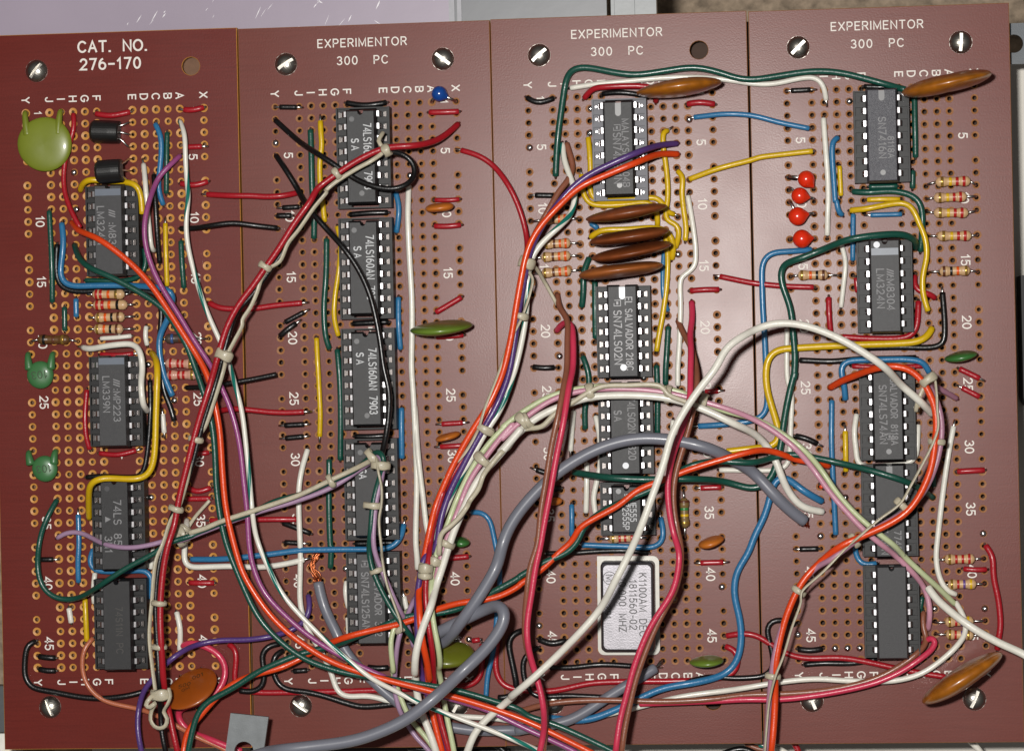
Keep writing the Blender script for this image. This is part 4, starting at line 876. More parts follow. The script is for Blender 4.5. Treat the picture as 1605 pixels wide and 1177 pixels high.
w('black', 9, 'F 265 885 380 825', .1, 'slanted black jumper, upper of a crossed pair above printed 20', 'B')
w('black', 10, 'F 230 965 275 925 330 890', .1, 'slanted black jumper, lower of a crossed pair above printed 20', 'B')
w('red', 10, 'B 1285 765 @.1 1340 795 1420 800 1569 795 | F 60 785 200 778 365 765', .1, 'red wire bridging two boards under the corded bundle near printed 15', 'B')
w('blue', 9.5, 'F 962 735 962 900 970 1045', .1, 'blue jumper by the gap between second and third chips')
w('red', 10, 'F 1188 820 1345 728', .1, 'slanted red jumper above the moss green disc')
w('red', 9, 'F 1195 975 1280 972 1358 965', .09, 'red jumper just below the moss green disc')
w('yellow', 9, 'F 455 985 458 1100 | G 462 30 470 200 480 350 478 482', .1, 'upright yellow jumper with a split frayed end', 'B')
w('green', 10, 'F 585 1050 592 1150 | G 595 100 602 400 604 630', .1, 'green jumper along the third chip of the blue bead board')
w('red', 9, 'G 1225 412 1350 402', .09, 'red jumper above the small orange disc near printed 30', 'bB')
w('red', 9, 'G 1222 550 1300 545 1380 538', .09, 'red jumper below the small orange disc, running under the bundle', 'b')
w('black', 9.5, 'G 258 420 375 412', .09, 'black jumper, upper of a pair between printed 25 and 30', 'bB')
w('black', 9.5, 'G 264 500 372 490', .09, 'black jumper, lower of a pair between printed 25 and 30', 'bB')
w('black', 9.5, 'F 660 225 780 215 890 212', .09, 'black jumper in the gap between first and second chips')
w('black', 10, 'F 680 892 800 888 892 885', .09, 'black jumper in the gap between second and third chips')
w('black', 9.5, 'G 690 485 780 485 880 478', .09, 'black jumper in the gap between third and fourth chips')
w('black', 9.5, 'G 692 1148 800 1145 930 1140', .07, 'black jumper under the blue wire and tied pair')
w('blue', 10, 'G 978 315 975 450 978 620', .1, 'blue jumper at the lower end of the third chip')
w('white', 9.5, 'G 398 565 @.15 370 660 @.2 350 780 350 950 355 1177 | H 316 130 312 250 312 350 330 440 375 540 430 620 @.15 470 710 500 780 508 850 560 885 640 875 720 878 800 905 @.2 900 925', .2, 'white wire winding down past the copper braid to the bottom of the blue bead board', 'F')
w('green', 10.5, 'G 530 630 533 900 545 1177 | H 488 40 480 175', .1, 'green jumper by the copper braid and fourth chip')
w('black', 9.5, 'G 250 1020 330 1050 415 1085', .1, 'slanted black jumper partly under the red bridge wire at printed 35')
w('black', 9, 'G 262 1138 370 1145', .09, 'black jumper under the white winding wire above printed 40', 'B')
w('white', 9.5, 'H 570 250 562 300 578 392', .1, 'bowed cream jumper beside the SN74LS125AN chip')
w('white', 9, 'H 575 450 580 560', .1, 'straight cream jumper at the lower corner of the SN74LS125AN chip', 'b')
w('red', 10, 'H 1135 120 1235 112', .09, 'glossy red jumper above printed 40 beside the white bundle')
w('white', 9, 'H 887 330 902 405', .1, 'short white stub beside the bundled wires', 'b')
w('red', 9, 'H 1262 575 1300 568', .09, 'tiny red jumper end behind the grey cable')
w('black', 10, 'H 205 588 @.14 140 600 108 640 118 740 108 815 60 848 | D 1310 845', .12, 'black wire with square bends at the foot of the dividing seam beside the bracket', 'F')
w('black', 10, 'H 225 628 @.16 185 645 168 700 185 790 230 832 350 850 450 875 560 912 650 935 750 930 830 920 @.18 950 912', .16, 'black wire bending around the slotted screw near the grey cable', 'F')
w('black', 10.5, 'H 690 720 740 727 800 722', .09, 'black jumper above letters F and E at the bottom')
w('black', 9.5, 'H 283 738 355 732', .09, 'short black jumper above letter Y at the foot of the blue bead board')
w('blue', 9, 'G 1412 950 @.12 1470 950 1515 985 1535 1060 1550 1140 | H @.15 1390 60 1408 200 1400 350 1390 500 1372 640 1340 760 1330 880', .15, 'blue wire bending down beside the seam and under the grey cable')

# ------------------------------------------------------------------ wires: oscillator board
w('black', 9.5, 'I 178 603 215 628 260 632 342 605', .1, 'glossy bowed black jumper under letters Y and J of the oscillator board')
w('green', 11, 'I 358 1085 @.12 372 850 400 600 418 480 @.25 450 422 540 412 @.3 700 445 850 465 1000 445 1200 415 1350 440 1480 482 1569 490 | M 150 440 350 415 500 422 650 455 780 488 @.5 880 515', .25, 'long dark green wire running across the top of two boards')
w('white', 9, 'I @.1 452 540 @.15 600 517 800 502 1000 485 1250 477 1450 495 1569 515 | M 120 485 250 458 370 448 408 478 418 520 @ 425 580', .18, 'long white wire below the dark green one across the top of two boards', 'B')
w('red', 10, 'I @.1 532 608 @.25 580 552 @.35 660 538 900 530 970 545 @.1 975 622', .3, 'red wire above the MALAYSIA chip partly under the amber disc')
w('black', 9, 'I 642 582 720 572 850 580 930 600', .12, 'black jumper tight against the head of the MALAYSIA chip')
w('red', 10.5, 'I 1168 642 1240 632 1328 645', .1, 'glossy red jumper beside the amber disc near letter X of the oscillator board')
w('blue', 9, 'I 1208 722 @.15 1400 705 1569 715 | M 20 675 150 708 320 740', .15, 'blue wire bridging to the red bead board near the top', 'b')
w('yellow', 9.5, 'I 1182 1100 @.15 1350 1040 1569 985 | M 30 912 150 895 345 870', .15, 'yellow wire bridging to the red bead board below the blue one')
w('violet', 10.5, 'I 1105 882 @.4 1000 890 @.95 850 940 700 1010 560 1080 440 1177 | J 420 105 300 245 230 360 @.9 190 470 165 620 135 800 105 1000 | K 60 120 -10 300 | U @.92 960 60 870 220 740 450 620 680 500 900 410 1110 | G @.95 1240 900 1205 1050 1190 1177 | H @1.1 1000 100 975 220 960 330 955 450 960 600 @.6 980 750 1012 850 @.5 1060 1020 1105 1177 | Q @.5 700 1200', .9, 'violet wire from beside the MALAYSIA chip joining the coloured bundle', 'F')
w('orange', 11, 'I 1108 952 @.4 1000 950 @.95 850 1000 650 1080 500 1150 | J @.98 500 80 380 170 270 290 200 400 165 500 140 620 110 800 90 950 40 1177 | K 0 180 | U @1.0 890 10 760 200 600 480 480 720 380 950 300 1150 | R @1.05 590 330 530 600 470 950 440 1177 | S @1.3 455 200 460 400 495 680 545 940 @.7 570 1170 | T @.65 545 100 590 400 630 700 700 1000 740 1177 | Q @.5 698 1200', .95, 'orange wire crossing the MALAYSIA chip then leading the coloured bundle', 'F')
w('brown', 10, 'I 425 885 @.15 455 980 @.2 465 1040 @.4 430 1120 380 1177 | J @.6 380 90 290 230 220 350 @.7 180 470 150 580', .4, 'brown wire twisting past the bundle start near the MALAYSIA chip', 'F')
w('teal', 10, 'I 400 885 @.2 405 980 @.35 440 1080 458 1130 | J @.5 470 60 475 130 455 215 @.8 400 280 320 350 250 420 205 495 185 600 180 700 170 850 150 1000 110 1177 | K @.85 60 220 0 350 | U @.88 1000 60 900 230 790 430 660 670 540 900 450 1120 | R @.9 800 120 690 340 620 600 | S @.9 520 60 510 220 @.8 530 550', .5, 'white wire with teal stripe in the bundle from the oscillator board', 'F')
w('yellow', 9.5, 'Z 125 100 @.12 140 250 150 450 145 570 170 640 230 670 450 665 720 650 780 660 @.15 820 720 850 790 @ 915 805', .13, 'yellow wire bent under the MALAYSIA chip, inner of two nested bends', 'bB')
w('yellow', 9.5, 'Z 62 440 @.12 75 560 90 640 140 700 250 715 500 705 @.15 680 690 760 760 @ 768 905', .13, 'yellow wire bent under the MALAYSIA chip, outer of two nested bends', 'b')
w('yellow', 9.5, 'Z 865 30 @.14 825 40 825 180 845 350 860 560 855 700 @.16 835 790 850 870 920 880 968 930 965 1010 @ 940 1110', .16, 'tall yellow wire kinked beside the top two brown discs', 'bB')
w('yellow', 9.5, 'Z 958 400 @.11 1000 440 990 600 1010 800 1030 950 1022 1045', .11, 'tall yellow jumper beside the white kinked wire')
w('yellow', 10, 'J 568 362 @.15 625 322 800 310 @.2 950 300 1030 312 1072 360 @.15 1085 420 @ 1072 495', .2, 'yellow wire running along the back of the second brown disc')
w('yellow', 9.5, 'J 1030 350 @.11 1045 480 1042 650 1015 850 992 960 975 1062', .11, 'bowed yellow wire dropping beside the SN74LS02N chip')
w('blue', 9.5, 'J 572 278 612 308', .12, 'short blue stub between the first and second brown discs')
w('blue', 8, 'J 1022 450 1012 600 1020 750 1045 815', .1, 'thin blue jumper behind the bowed yellow wire')
w('black', 9.5, 'J 230 105 340 105', .09, 'short black jumper above printed 10 on the oscillator board', 'b')
w('white', 9, 'J 1172 105 @.1 1195 250 1215 450 1208 545 1170 580 1130 605 1128 800 1120 1000 1105 1177 | K 1105 170', .1, 'white wire with a kink beside printed 10 of the oscillator board')
w('green', 10.5, 'J 565 488 532 570 525 700 515 785', .12, 'green jumper under the tip of the lowest brown disc')
w('green', 10.5, 'J 595 630 600 800 605 980', .1, 'green jumper along the SN74LS02N chip')
w('red', 9.5, 'J 1368 603 @.12 1569 645 | N 60 612 180 622 345 625', .12, 'red wire bridging to the red bead board at printed 15', 'b')
w('red', 9.5, 'J 1185 687 1270 680 1360 680', .09, 'short red jumper above the crimson and brown pair on the oscillator board')
w('black', 9.5, 'K 222 62 290 70 350 65', .09, 'black jumper above printed 25 on the oscillator board')
w('green', 10, 'J 522 1092 545 1150 | K 545 30 562 120 555 250 540 300 540 440', .1, 'green jumper beneath the pink and white bundle near printed 25')
w('green', 10, 'J 1046 910 1038 1100 | K 1035 60 1035 165', .1, 'green jumper beside the white kinked wire end')
w('green', 10, 'K 975 50 985 250 985 470', .1, 'green jumper passing under the grey cable beside the chip')
w('red', 9, 'K 1275 212 1352 205', .09, 'red jumper just above the white arc near printed 25', 'B')
w('blue', 10, 'N 335 412 @.14 200 425 90 430 55 470 55 620 68 900 75 1177 | O 80 200 82 310 60 350 0 365 | K 1530 400 1430 408 1350 415 @ 1237 420', .14, 'blue wire with a square bend running down the seam of the red bead board', 'B')
w('white', 9, 'K 465 330 455 450 450 570', .1, 'white jumper beside the crimson and brown pair', 'B')
w('white', 9.5, 'K 600 365 @.12 622 470 632 650 610 770 592 860 605 965', .12, 'curved white wire along the chip under the grey cable')
w('white', 9.5, 'K 550 650 545 800 540 955', .1, 'straight white jumper beside the curved one by the NE555 chip')
w('white', 8.5, 'K 1075 388 1070 462', .1, 'short white jumper under the white arc')
w('black', 10, 'K 240 690 300 712', .1, 'black jumper stub beside the crimson and brown pair above the grey cable', 'b')
w('black', 9.5, 'K 340 812 388 805', .1, 'black jumper stub between the pair and the tiny orange disc')
w('blue', 9, 'K 452 905 455 1000 455 1092', .1, 'upright blue jumper near the tiny orange disc')
w('red', 9.5, 'K 1252 805 1375 800', .09, 'red jumper above printed 35 on the oscillator board', 'b')
w('blue', 9.5, 'K 1005 985 @.12 1020 1060 1012 1130 970 1158 750 1160 520 1155', .13, 'blue wire bent around the foot of the NE555 timer chip', 'b')
w('black', 9, 'L 268 95 400 95 550 85 720 80 825 90', .12, 'black wire along the top of the oscillator can')
w('red', 9.5, 'L 1112 148 1230 146', .09, 'glossy red jumper above printed 40 on the oscillator board', 'bB')
w('black', 11, 'L 225 563 290 588 372 568', .11, 'glossy bowed black jumper over printed 45 on the oscillator board')
w('black', 10.5, 'L 135 515 @.13 85 530 62 575 80 700 98 800 @.08 100 840 60 880 0 887 | H 1400 885', .12, 'black wire bending down along the seam of the oscillator board', 'F')
w('black', 9.5, 'L 218 612 @.12 180 630 142 665 138 740 155 810 200 865 400 872 560 882 700 890', .11, 'black wire bending under the brown wire below the oscillator board', 'F')
w('black', 9.5, 'L 290 718 400 720 560 705 740 712', .1, 'black jumper just above the bottom letters of the oscillator board')
w('red', 10.5, 'H @.1 1395 560 1382 660 1388 760 1420 815 1480 832 | L 90 835 250 848 350 838 500 806 700 798 1000 790 1200 775 1295 750 1318 690 1300 610 @ 1248 605', .12, 'red wire with looped ends along the bottom of the oscillator board', 'f')
w('red', 10, 'L 1252 547 @.13 1350 530 1430 545 1480 580 | P 145 580 250 632 350 655 550 655 700 682 850 715 1000 740 1130 758', .13, 'red wire running under the chip foot to the tilted amber disc')
w('blue', 12, 'O 400 830 @.25 330 790 260 745 @.15 200 690 140 688 110 740 90 830 60 930 0 1050 | L 1385 80 1310 200 1295 330 1320 430 1332 550 1310 680 1250 752 @.3 1100 800 900 835 780 885 650 945 480 1005 @.2 285 995', .2, 'long blue wire wavering down the seam then along the bottom edge')
w('white', 9.5, 'P 1190 345 @.2 1240 430 1252 500 @.35 1200 580 1100 670 1000 740 850 785 600 785 400 770 200 788 0 825 | L @.25 1250 848 1000 880 800 925 650 962 480 1000 300 1020 100 1020 | H 1420 1000 1300 990 1130 980', .3, 'long white wire along the bottom from the red bead board', '')
w('orange', 8, 'O 388 740 398 752', .1, 'short stub of orange wire standing beside the curving blue wire')

# ------------------------------------------------------------------ wires: red bead board
w('black', 9, 'M 220 522 330 517', .09, 'short black jumper under the white wire at the top of the red bead board', 'bB')
w('black', 8.5, 'M 205 1020 255 1026', .12, 'short black jumper next to the topmost red bead')
w('black', 8.5, 'M 640 498 760 502 850 500', .1, 'thin black jumper against the head of the U notched chip')
w('white', 9.5, 'M 410 685 420 850 430 1050 432 1177 | N 430 200 430 328', .1, 'long upright white jumper beside the red beads')
w('blue', 9.5, 'M 492 797 @.12 464 815 460 900 466 1010 475 1177 | N 478 110 490 190 @ 512 208', .12, 'blue wire beside the long upright white jumper')
w('yellow', 8.5, 'M 500 960 505 1130', .1, 'short upright yellow jumper beside the blue wire')
w('green', 10, 'M 935 560 935 730 935 905', .1, 'upright green jumper along the U notched chip')
w('green', 10, 'M 920 985 920 1082', .1, 'short upright green jumper below the longer one by the U notched chip')
w('green', 10, 'M 670 1078 830 1072', .09, 'short green jumper tight under the U notched chip')
w('green', 10.5, 'M 580 1108 @.13 650 1112 820 1102 920 1128 958 1160 | N @.14 972 180 975 260 @ 966 420', .14, 'green wire curving down beside the yellow one')
w('yellow', 9, 'N 660 126 750 122 842 122', .09, 'short yellow jumper under the curving green wire')
w('yellow', 10, 'N 565 185 @.16 650 178 800 150 878 142 @.2 920 170 950 240 990 340 1000 440 978 560 982 660 1012 762', .18, 'long yellow wire draped around the LM324N chip near the red beads')
w('blue', 8.5, 'N 682 208 855 205', .09, 'short blue jumper above the LM324N chip near the red beads', 'b')
w('blue', 9, 'N 580 210 580 340 578 472', .08, 'upright blue jumper passing under the green wire')
w('green', 11.5, 'N 940 402 @.3 932 360 @.75 870 325 @.85 700 328 550 350 @.5 400 410 250 470 @.25 170 500 152 560 180 650 220 750 235 900 245 1050 230 1177 | O 245 60 210 200 180 380 165 500 130 640 80 725 0 755 | K @.3 1400 762 @.85 1200 750 900 752 700 738 @.3 470 705', .3, 'long dark green wire from the LM324N chip across to the oscillator board')
w('white', 8.5, 'N 512 390 532 480 522 600 508 740', .1, 'curved white jumper near the orange and black banded resistor')
w('red', 9, 'N 595 575 602 655', .1, 'tiny red jumper beside the LM324N chip near the red beads', 'B')
w('red', 10, 'N 932 560 @.14 930 620 968 655 1025 662 @ 1050 688', .14, 'red wire hooked under the long yellow wire')
w('red', 10, 'N 440 690 442 780 450 882', .1, 'upright red jumper below the red bridge wire end')
w('red', 10.5, 'N 952 712 @.12 945 840 930 892 880 915 700 920 520 912', .12, 'red wire bent around the foot of the LM324N chip')
w('black', 10, 'N 1090 660 @.12 1105 880 1098 950 1050 968 850 970 660 978', .12, 'black wire bent below the long yellow wire', 'b')
w('yellow', 12, 'N 1030 862 @.2 1010 908 970 932 600 960 250 978 125 988 88 1025 78 1177 | O 95 130 130 350 152 440 145 500 100 518 0 527 | K 1500 572 1410 580', .22, 'thick yellow wire with square bend crossing below the LM324N chip')
w('black', 10, 'N 270 1050 450 1055 600 1040 940 1032', .1, 'black wire running above the SN74LS74AN chip')
w('blue', 10.5, 'O 532 240 @.13 525 150 510 70 525 30 580 20 700 18 900 15 980 30 @ 1015 88', .2, 'blue wire bridging over the head of the SN74LS74AN chip')
w('red', 8.5, 'N 572 1080 750 1085 980 1080', .12, 'red wire under the blue bridge at the SN74LS74AN chip')
w('red', 10, 'O 1190 70 1302 122', .1, 'slanted red jumper, upper of two below the small green disc', 'B')
w('red', 9.5, 'O 1207 178 1302 230', .1, 'slanted red jumper, lower of two below the small green disc', 'b')
w('orange', 11.5, 'O 448 175 @.25 500 145 @.8 600 105 @1.15 750 55 850 50 930 85 1000 170 1050 280 1062 400 1050 520 1030 640 980 760 900 880 800 950 650 1020 500 1090 | P @1.0 450 105 330 225 285 310 240 420 205 560 182 700 @.9 178 850 170 1000 155 1177 | Q @.6 1205 1200', 1.15, 'orange wire forming a large loop around the SN74LS74AN chip', 'F')
w('mauve', 9.5, 'O 1175 238 @.3 1100 195 @.8 1010 150 @1.1 1035 190 1062 260 1088 370 1083 480 1062 600 1005 750 910 870 760 960 600 1050 430 1177 | P @1.0 430 130 320 250 240 420 190 560 165 680 @.95 150 850 140 1000 125 1177 | Q @.6 1195 1200', 1.1, 'dull mauve wire following the orange loop on the red bead board', 'F')
w('blue', 9.5, 'O 452 252 452 450 465 700 475 1022', .1, 'long upright blue jumper beside printed 30 of the red bead board')
w('yellow', 9.5, 'O 530 430 532 540 535 655', .1, 'yellow jumper beside the long upright blue one', 'b')
w('white', 9.5, 'O 597 332 @.12 582 430 592 530 605 610 640 630 750 625 900 605 940 578 950 480 @ 952 390', .15, 'white wire in a U shape around the foot of the SN74LS74AN chip')
w('black', 10, 'O 248 455 300 465 368 500', .1, 'slanted black jumper above printed 30 on the red bead board', 'B')
w('black', 9.5, 'O 270 1102 375 1100', .09, 'short black jumper below the braid end on the red bead board', 'b')
w('white', 9, 'N 195 865 195 1000 205 1177 | O 225 200 218 400 208 560 195 625 150 645 30 650 | K 1450 690 1370 690', .08, 'white wire behind the dark green one beside the seam')
w('white', 9.5, 'O 1160 400 @.12 1130 550 1090 800 1070 1000 1060 1177 | P 1085 130 1108 230 1145 285 @ 1188 300', .12, 'long white wire near the outer edge of the red bead board', 'b')
w('green', 9.5, 'O 1045 648 1045 740', .1, 'short green jumper beside the orange loop')
w('red', 10, 'O 1182 658 1260 655 1335 652', .09, 'red jumper below printed 30 near the outer edge')
w('red', 10.5, 'P 1358 30 @.12 1395 85 1400 200 1425 330 1435 480 1425 540 @ 1418 605', .12, 'curved red wire along the outer edge above the tilted amber disc')
w('red', 9, 'P 1232 160 1290 165 1355 162', .09, 'red jumper over printed 40 on the red bead board')
w('blue', 9.5, 'O 590 1100 | P @.12 615 40 640 110 680 138 745 130', .12, 'blue wire tucked between the last two chips of the red bead board')
w('black', 9.5, 'P 290 468 @.13 210 443 160 450 135 490 150 570 168 660 160 725 120 755 | L 1400 772 1300 775 1150 768 1035 798', .12, 'black wire looped under the mauve and orange wires across the seam')
w('black', 10, 'P 308 605 375 615 442 605', .1, 'dull black jumper under printed 45 on the red bead board')
w('black', 9.5, 'P 345 690 450 682 600 685 740 665', .08, 'dull black wire at the last row under the red one')
w('green', 9, 'P 998 318 985 400', .1, 'short green jumper beside the plain unmarked chip')
# bundle crossing the oscillator board and the thick white wires
w('pink', 9.5, 'P 1030 492 @.3 1042 420 1040 330 1008 250 @.6 955 185 850 85 | O @1.0 750 1090 640 1000 550 900 450 780 350 640 @.9 250 530 120 430 0 358 | K @1.0 1450 330 1300 280 1150 238 1000 210 800 196 600 200 450 222 320 268 200 345 100 425 0 525 | U @1.0 1230 150 1050 350 900 550 780 700 660 900 580 1120 | R @1.05 920 150 820 400 740 640 | S @1.1 620 100', .95, 'pink wire in the bundle arching over the oscillator board', 'F')
w('lime', 9.5, 'P 1180 352 @.3 1100 270 @.55 1000 180 900 90 | O @.95 820 1090 700 1000 580 890 480 770 400 650 @.85 300 540 150 432 0 352 | K @.95 1450 345 1300 290 1180 230 1000 185 800 178 600 182 450 202 320 238 200 302 100 368 0 455 | U 1170 150 1000 320 870 480 760 640 640 850 530 1080 | R @1.0 840 180 760 400 690 580 620 860 | S @1.2 600 60 600 250 625 460 680 760 700 1000 | T @.7 690 100 740 330 800 700 850 950 890 1177 | Q @.6 714 1200', .9, 'pale lime wire in the bundle arching over the oscillator board', 'F')
w('white', 12.5, 'O 402 890 @.3 280 862 220 795 @.5 170 700 130 590 70 500 @.8 0 432 | K @1.05 1450 405 1350 355 1200 295 1050 255 900 238 700 232 550 245 420 290 300 338 200 400 100 492 0 602 | U @1.1 1320 200 1150 400 1000 580 860 720 740 900 630 1150 | R @1.1 990 120 900 350 810 620 740 850 650 1100 | S @1.35 600 200 520 400 450 600 400 850 400 1100 | T @.75 415 100 420 400 460 620 550 850 650 1120 | Q @.6 690 1200', .95, 'thick white wire in the bundle ending by the grey braid tip', 'F')
w('lime', 9, 'S 395 255 @.7 280 310 @.95 180 430 110 550 95 680 110 850 145 1080 | T @.6 110 100 180 380 250 580 320 740 @.4 400 850 520 980 600 1080 | Q @.4 690 1190', .8, 'pale lime wire curling beside the SN74LS125AN chip', 'fF')
w('lavender', 8.5, 'S 420 90 @.8 360 200 300 350 @.95 240 480 190 650 165 900 | T @.6 160 150 150 420 200 650 @.35 280 800 420 1020 600 1180 | Q @.3 685 1195', .8, 'pale lavender wire trailing below the tied green pair', 'fF')
w('white', 12.3, 'Q @.6 722 1200 | H @.9 1235 1177 1255 1110 1305 1035 1400 950 1500 860 | L @1.5 60 885 150 812 300 680 @1.6 450 530 560 400 @1.8 640 250 720 100 | K @1.9 880 1050 950 850 1020 650 1070 480 1150 330 1250 180 1350 50 | J @1.85 1400 1040 1500 975 | N @1.65 0 880 100 842 230 835 350 860 500 920 620 990 750 1080 | O @1.2 870 175 960 250 @.9 1030 325', 1.5, 'thick white wire making a high arc over the oscillator and red bead boards', 'fF')
w('white', 13, 'P @.5 1035 265 @.6 1080 325 @.85 1250 465 1400 555 1569 635 | Q @.9 1640 1048', .8, 'thick white wire leaving past the outer edge near printed 45', 'fF')
# twisted orange and green
w('orange', 10.5, 'Q @.8 284 1200 | D @.7 1003 1177 1020 1075 1090 990 1150 920 1240 830 1350 770 1537 722 | H @.6 300 680 430 610 @.95 560 552 720 510 900 470 1050 408 @1.0 1200 365 1350 345 1450 310 1537 252 | L 100 272 200 210 280 150 340 85 430 20 | K @1.05 480 1070 600 990 750 905 850 815 1000 758 1150 700 1350 640 1569 578 | O @.8 80 535 150 550 @.5 250 590 350 600 @.2 440 625', .9, 'orange wire twisted with dark green across three boards', 'f')
w('green', 10.5, 'Q @.7 292 1200 | D @.75 1032 1177 1050 1080 1075 980 1120 910 1200 868 1300 815 1400 752 1537 690 | H @.7 330 640 500 598 @.9 600 555 750 500 900 442 1070 425 1200 392 @1.0 1350 312 1450 262 1537 212 | L 100 232 200 175 280 132 370 100 440 30 | K @1.0 520 1050 620 960 720 905 850 850 950 810 1050 745 @.95 1150 680 1300 642 1569 648 | O @.6 100 580 200 555 350 575 500 610 @.85 700 660 880 715 @.5 960 750 @ 1035 805', .85, 'dark green wire twisted with orange across three boards', 'f')
w('green', 9, 'H @.5 985 470 @.9 1000 450', .8, 'dark green wire end between the bundle and the grey cable', 'fF') if False else None

# two core leads (two insulated wires fused side by side)
def pair(label, parts, opt='F'):
    o = []
    for c, wpx, s, h in parts: o.append(wire(c, wpx, s, h, 'x', opt))
    e = tag(empty('two_core_lead', Matrix.Translation(o[0].data.vertices[0].co)), label, 'wire', 'two core leads')
    for q in o:
        q.name = 'conductor'; q.parent = e; q.matrix_parent_inverse = e.matrix_basis.inverted()
        for k in ('label', 'category', 'group'): del q[k]
pair('crimson and brown two core lead running from printed 20 beside the SN74LS02N chip', [
    ('crimson', 10.5, 'J 362 938 @.3 408 882 @.6 448 885 @.9 462 960 465 1177 | K @1.4 445 150 402 400 362 600 322 850 282 1050 258 1177 | L 208 150 182 330 162 480 168 600 @1.3 202 730 235 850 250 950 @1.1 250 1080 228 1190 | Q @1 842 1200', 1.2),
    ('brown', 10, 'J 365 712 @.3 382 800 @.7 432 860 @.9 430 1000 424 1177 | K @1.4 408 150 372 350 330 560 300 750 262 950 238 1177 | L 180 150 164 300 @1.35 150 450 152 580 @1.15 190 720 240 850 262 950 @1.0 264 1060 250 1190 | Q @.9 850 1200', 1.2)])
pair('crimson and brown two core lead under the white arc beside the oscillator can', [
    ('crimson', 10.5, 'J 1190 762 @.3 1195 850 @.6 1182 950 @.9 1192 1050 1188 1177 | K @1.2 1190 100 1178 280 1130 450 1082 580 1050 750 1058 950 1090 1120 | L @1.3 992 80 985 200 958 310 900 400 842 490 790 600 740 730 700 880 668 1010 648 1190 | Q @1.0 962 1200', 1.1),
    ('brown', 10, 'J 1107 872 @.3 1140 950 @.6 1190 1030 1222 1150 | K @1.1 1228 150 1200 330 1140 550 1098 700 1082 850 1102 1050 1125 1150 | L @1.25 1002 60 1000 160 975 290 918 400 862 510 800 660 750 800 715 950 690 1080 680 1190 | Q @.95 970 1200', 1.1)])
pair('brown and crimson two core lead sweeping along the bottom of the red bead board', [
    ('crimson', 10, 'P 1002 580 @.3 1040 532 1078 540 1082 580 @.45 1000 650 900 722 750 792 550 842 250 882 0 885 | L @.4 1200 902 1000 912 780 918', .45),
    ('brown', 10, 'P 1008 398 @.15 998 480 1028 555 @.4 985 620 880 700 750 768 500 828 200 858 0 865 | L @.45 1200 890 900 902 650 898 400 905 250 922 @.3 120 955', .45)], '')

# ------------------------------------------------------------------ grey cables with copper braid
def cable(wpx, s, h, label, ends):
    r = wpx / 2 * PX; sp = relax(spline(path(s, h, .3)), 10); mb = MB(); tube(mb, sp, r, 18)
    e = tag(link('grey_cable', mb.mesh('grey_cable', WM['gray'], True)), label, 'cable', 'grey round cables')
    for st, kind in ends:
        a = sp[0] if st == 0 else sp[-1]; b = sp[2] if st == 0 else sp[-3]; d = (a - b).normalized()
        mb = MB()
        if kind[0] == 'copper':
            tgt = [spot(x, z) for x, z in kind[1]]
            for k in range(30):
                o = Vector((R.gauss(0, .5), R.gauss(0, .5), R.gauss(0, .5))) * r
                pts = [a + o * .8 - d * .05] + [t + Vector((R.gauss(0, .03), R.gauss(0, .03), R.gauss(0, .025))) for t in tgt]
                tube(mb, relax(spline(pts, .05), 3), .011, 5)
            link('copper_braid', mb.mesh('copper_braid', M_COP, True), e)
        else:
            for k in range(5):
                q = spot(kind[1][0][0], .1) + Vector((R.gauss(0, .04), R.gauss(0, .04), 0))
                tube(mb, spline([a - d * .05, a.lerp(q, .5), q, q + Vector((0, 0, -.2))], .05), .014, 5)
            link('bare_core', mb.mesh('bare_core', M_TIN, True), e)
cable(16.5, 'H @.2 415 255 430 330 452 400 @.3 510 520 570 640 680 760 800 870 @.25 900 950 1000 1005 1140 1045 1300 1065 1450 1062 1537 1062 | L @.35 100 1062 250 1038 400 1005 520 935 650 850 760 785 @.25 862 722', .3,
      'grey cable running low from the copper braid to the oscillator board', [(0, ('copper', [('H 400 205', .12), ('H 378 165', .1), ('H 408 110', .12), ('H 430 85', .05)])), (1, ('core', [('L 900 690', .1)]))])
cable(18.5, 'O @.3 298 945 @.4 230 895 @.55 130 800 0 660 | K @.8 1480 650 @1.1 1300 560 1150 522 1050 505 850 500 650 548 480 632 350 722 220 845 120 965 60 1065 20 1177 | H @1.2 1400 150 1340 260 1270 370 1180 490 @.9 1125 560 @.7 1060 600 @.8 1030 560 @1.1 1070 528 1200 462 1330 400 @1.5 1400 378 1440 400 1442 450 1400 530 1330 620 1200 745 @1.7 1050 885 900 1000 750 1072 600 1120 400 1148 220 1168 | Q @1.5 420 1178 380 1190', 1.2,
      'thick grey cable arching over the oscillator board and doubling back to the bottom edge', [(0, ('copper', [('O 308 960', .15), ('O 318 975', -.05)]))])

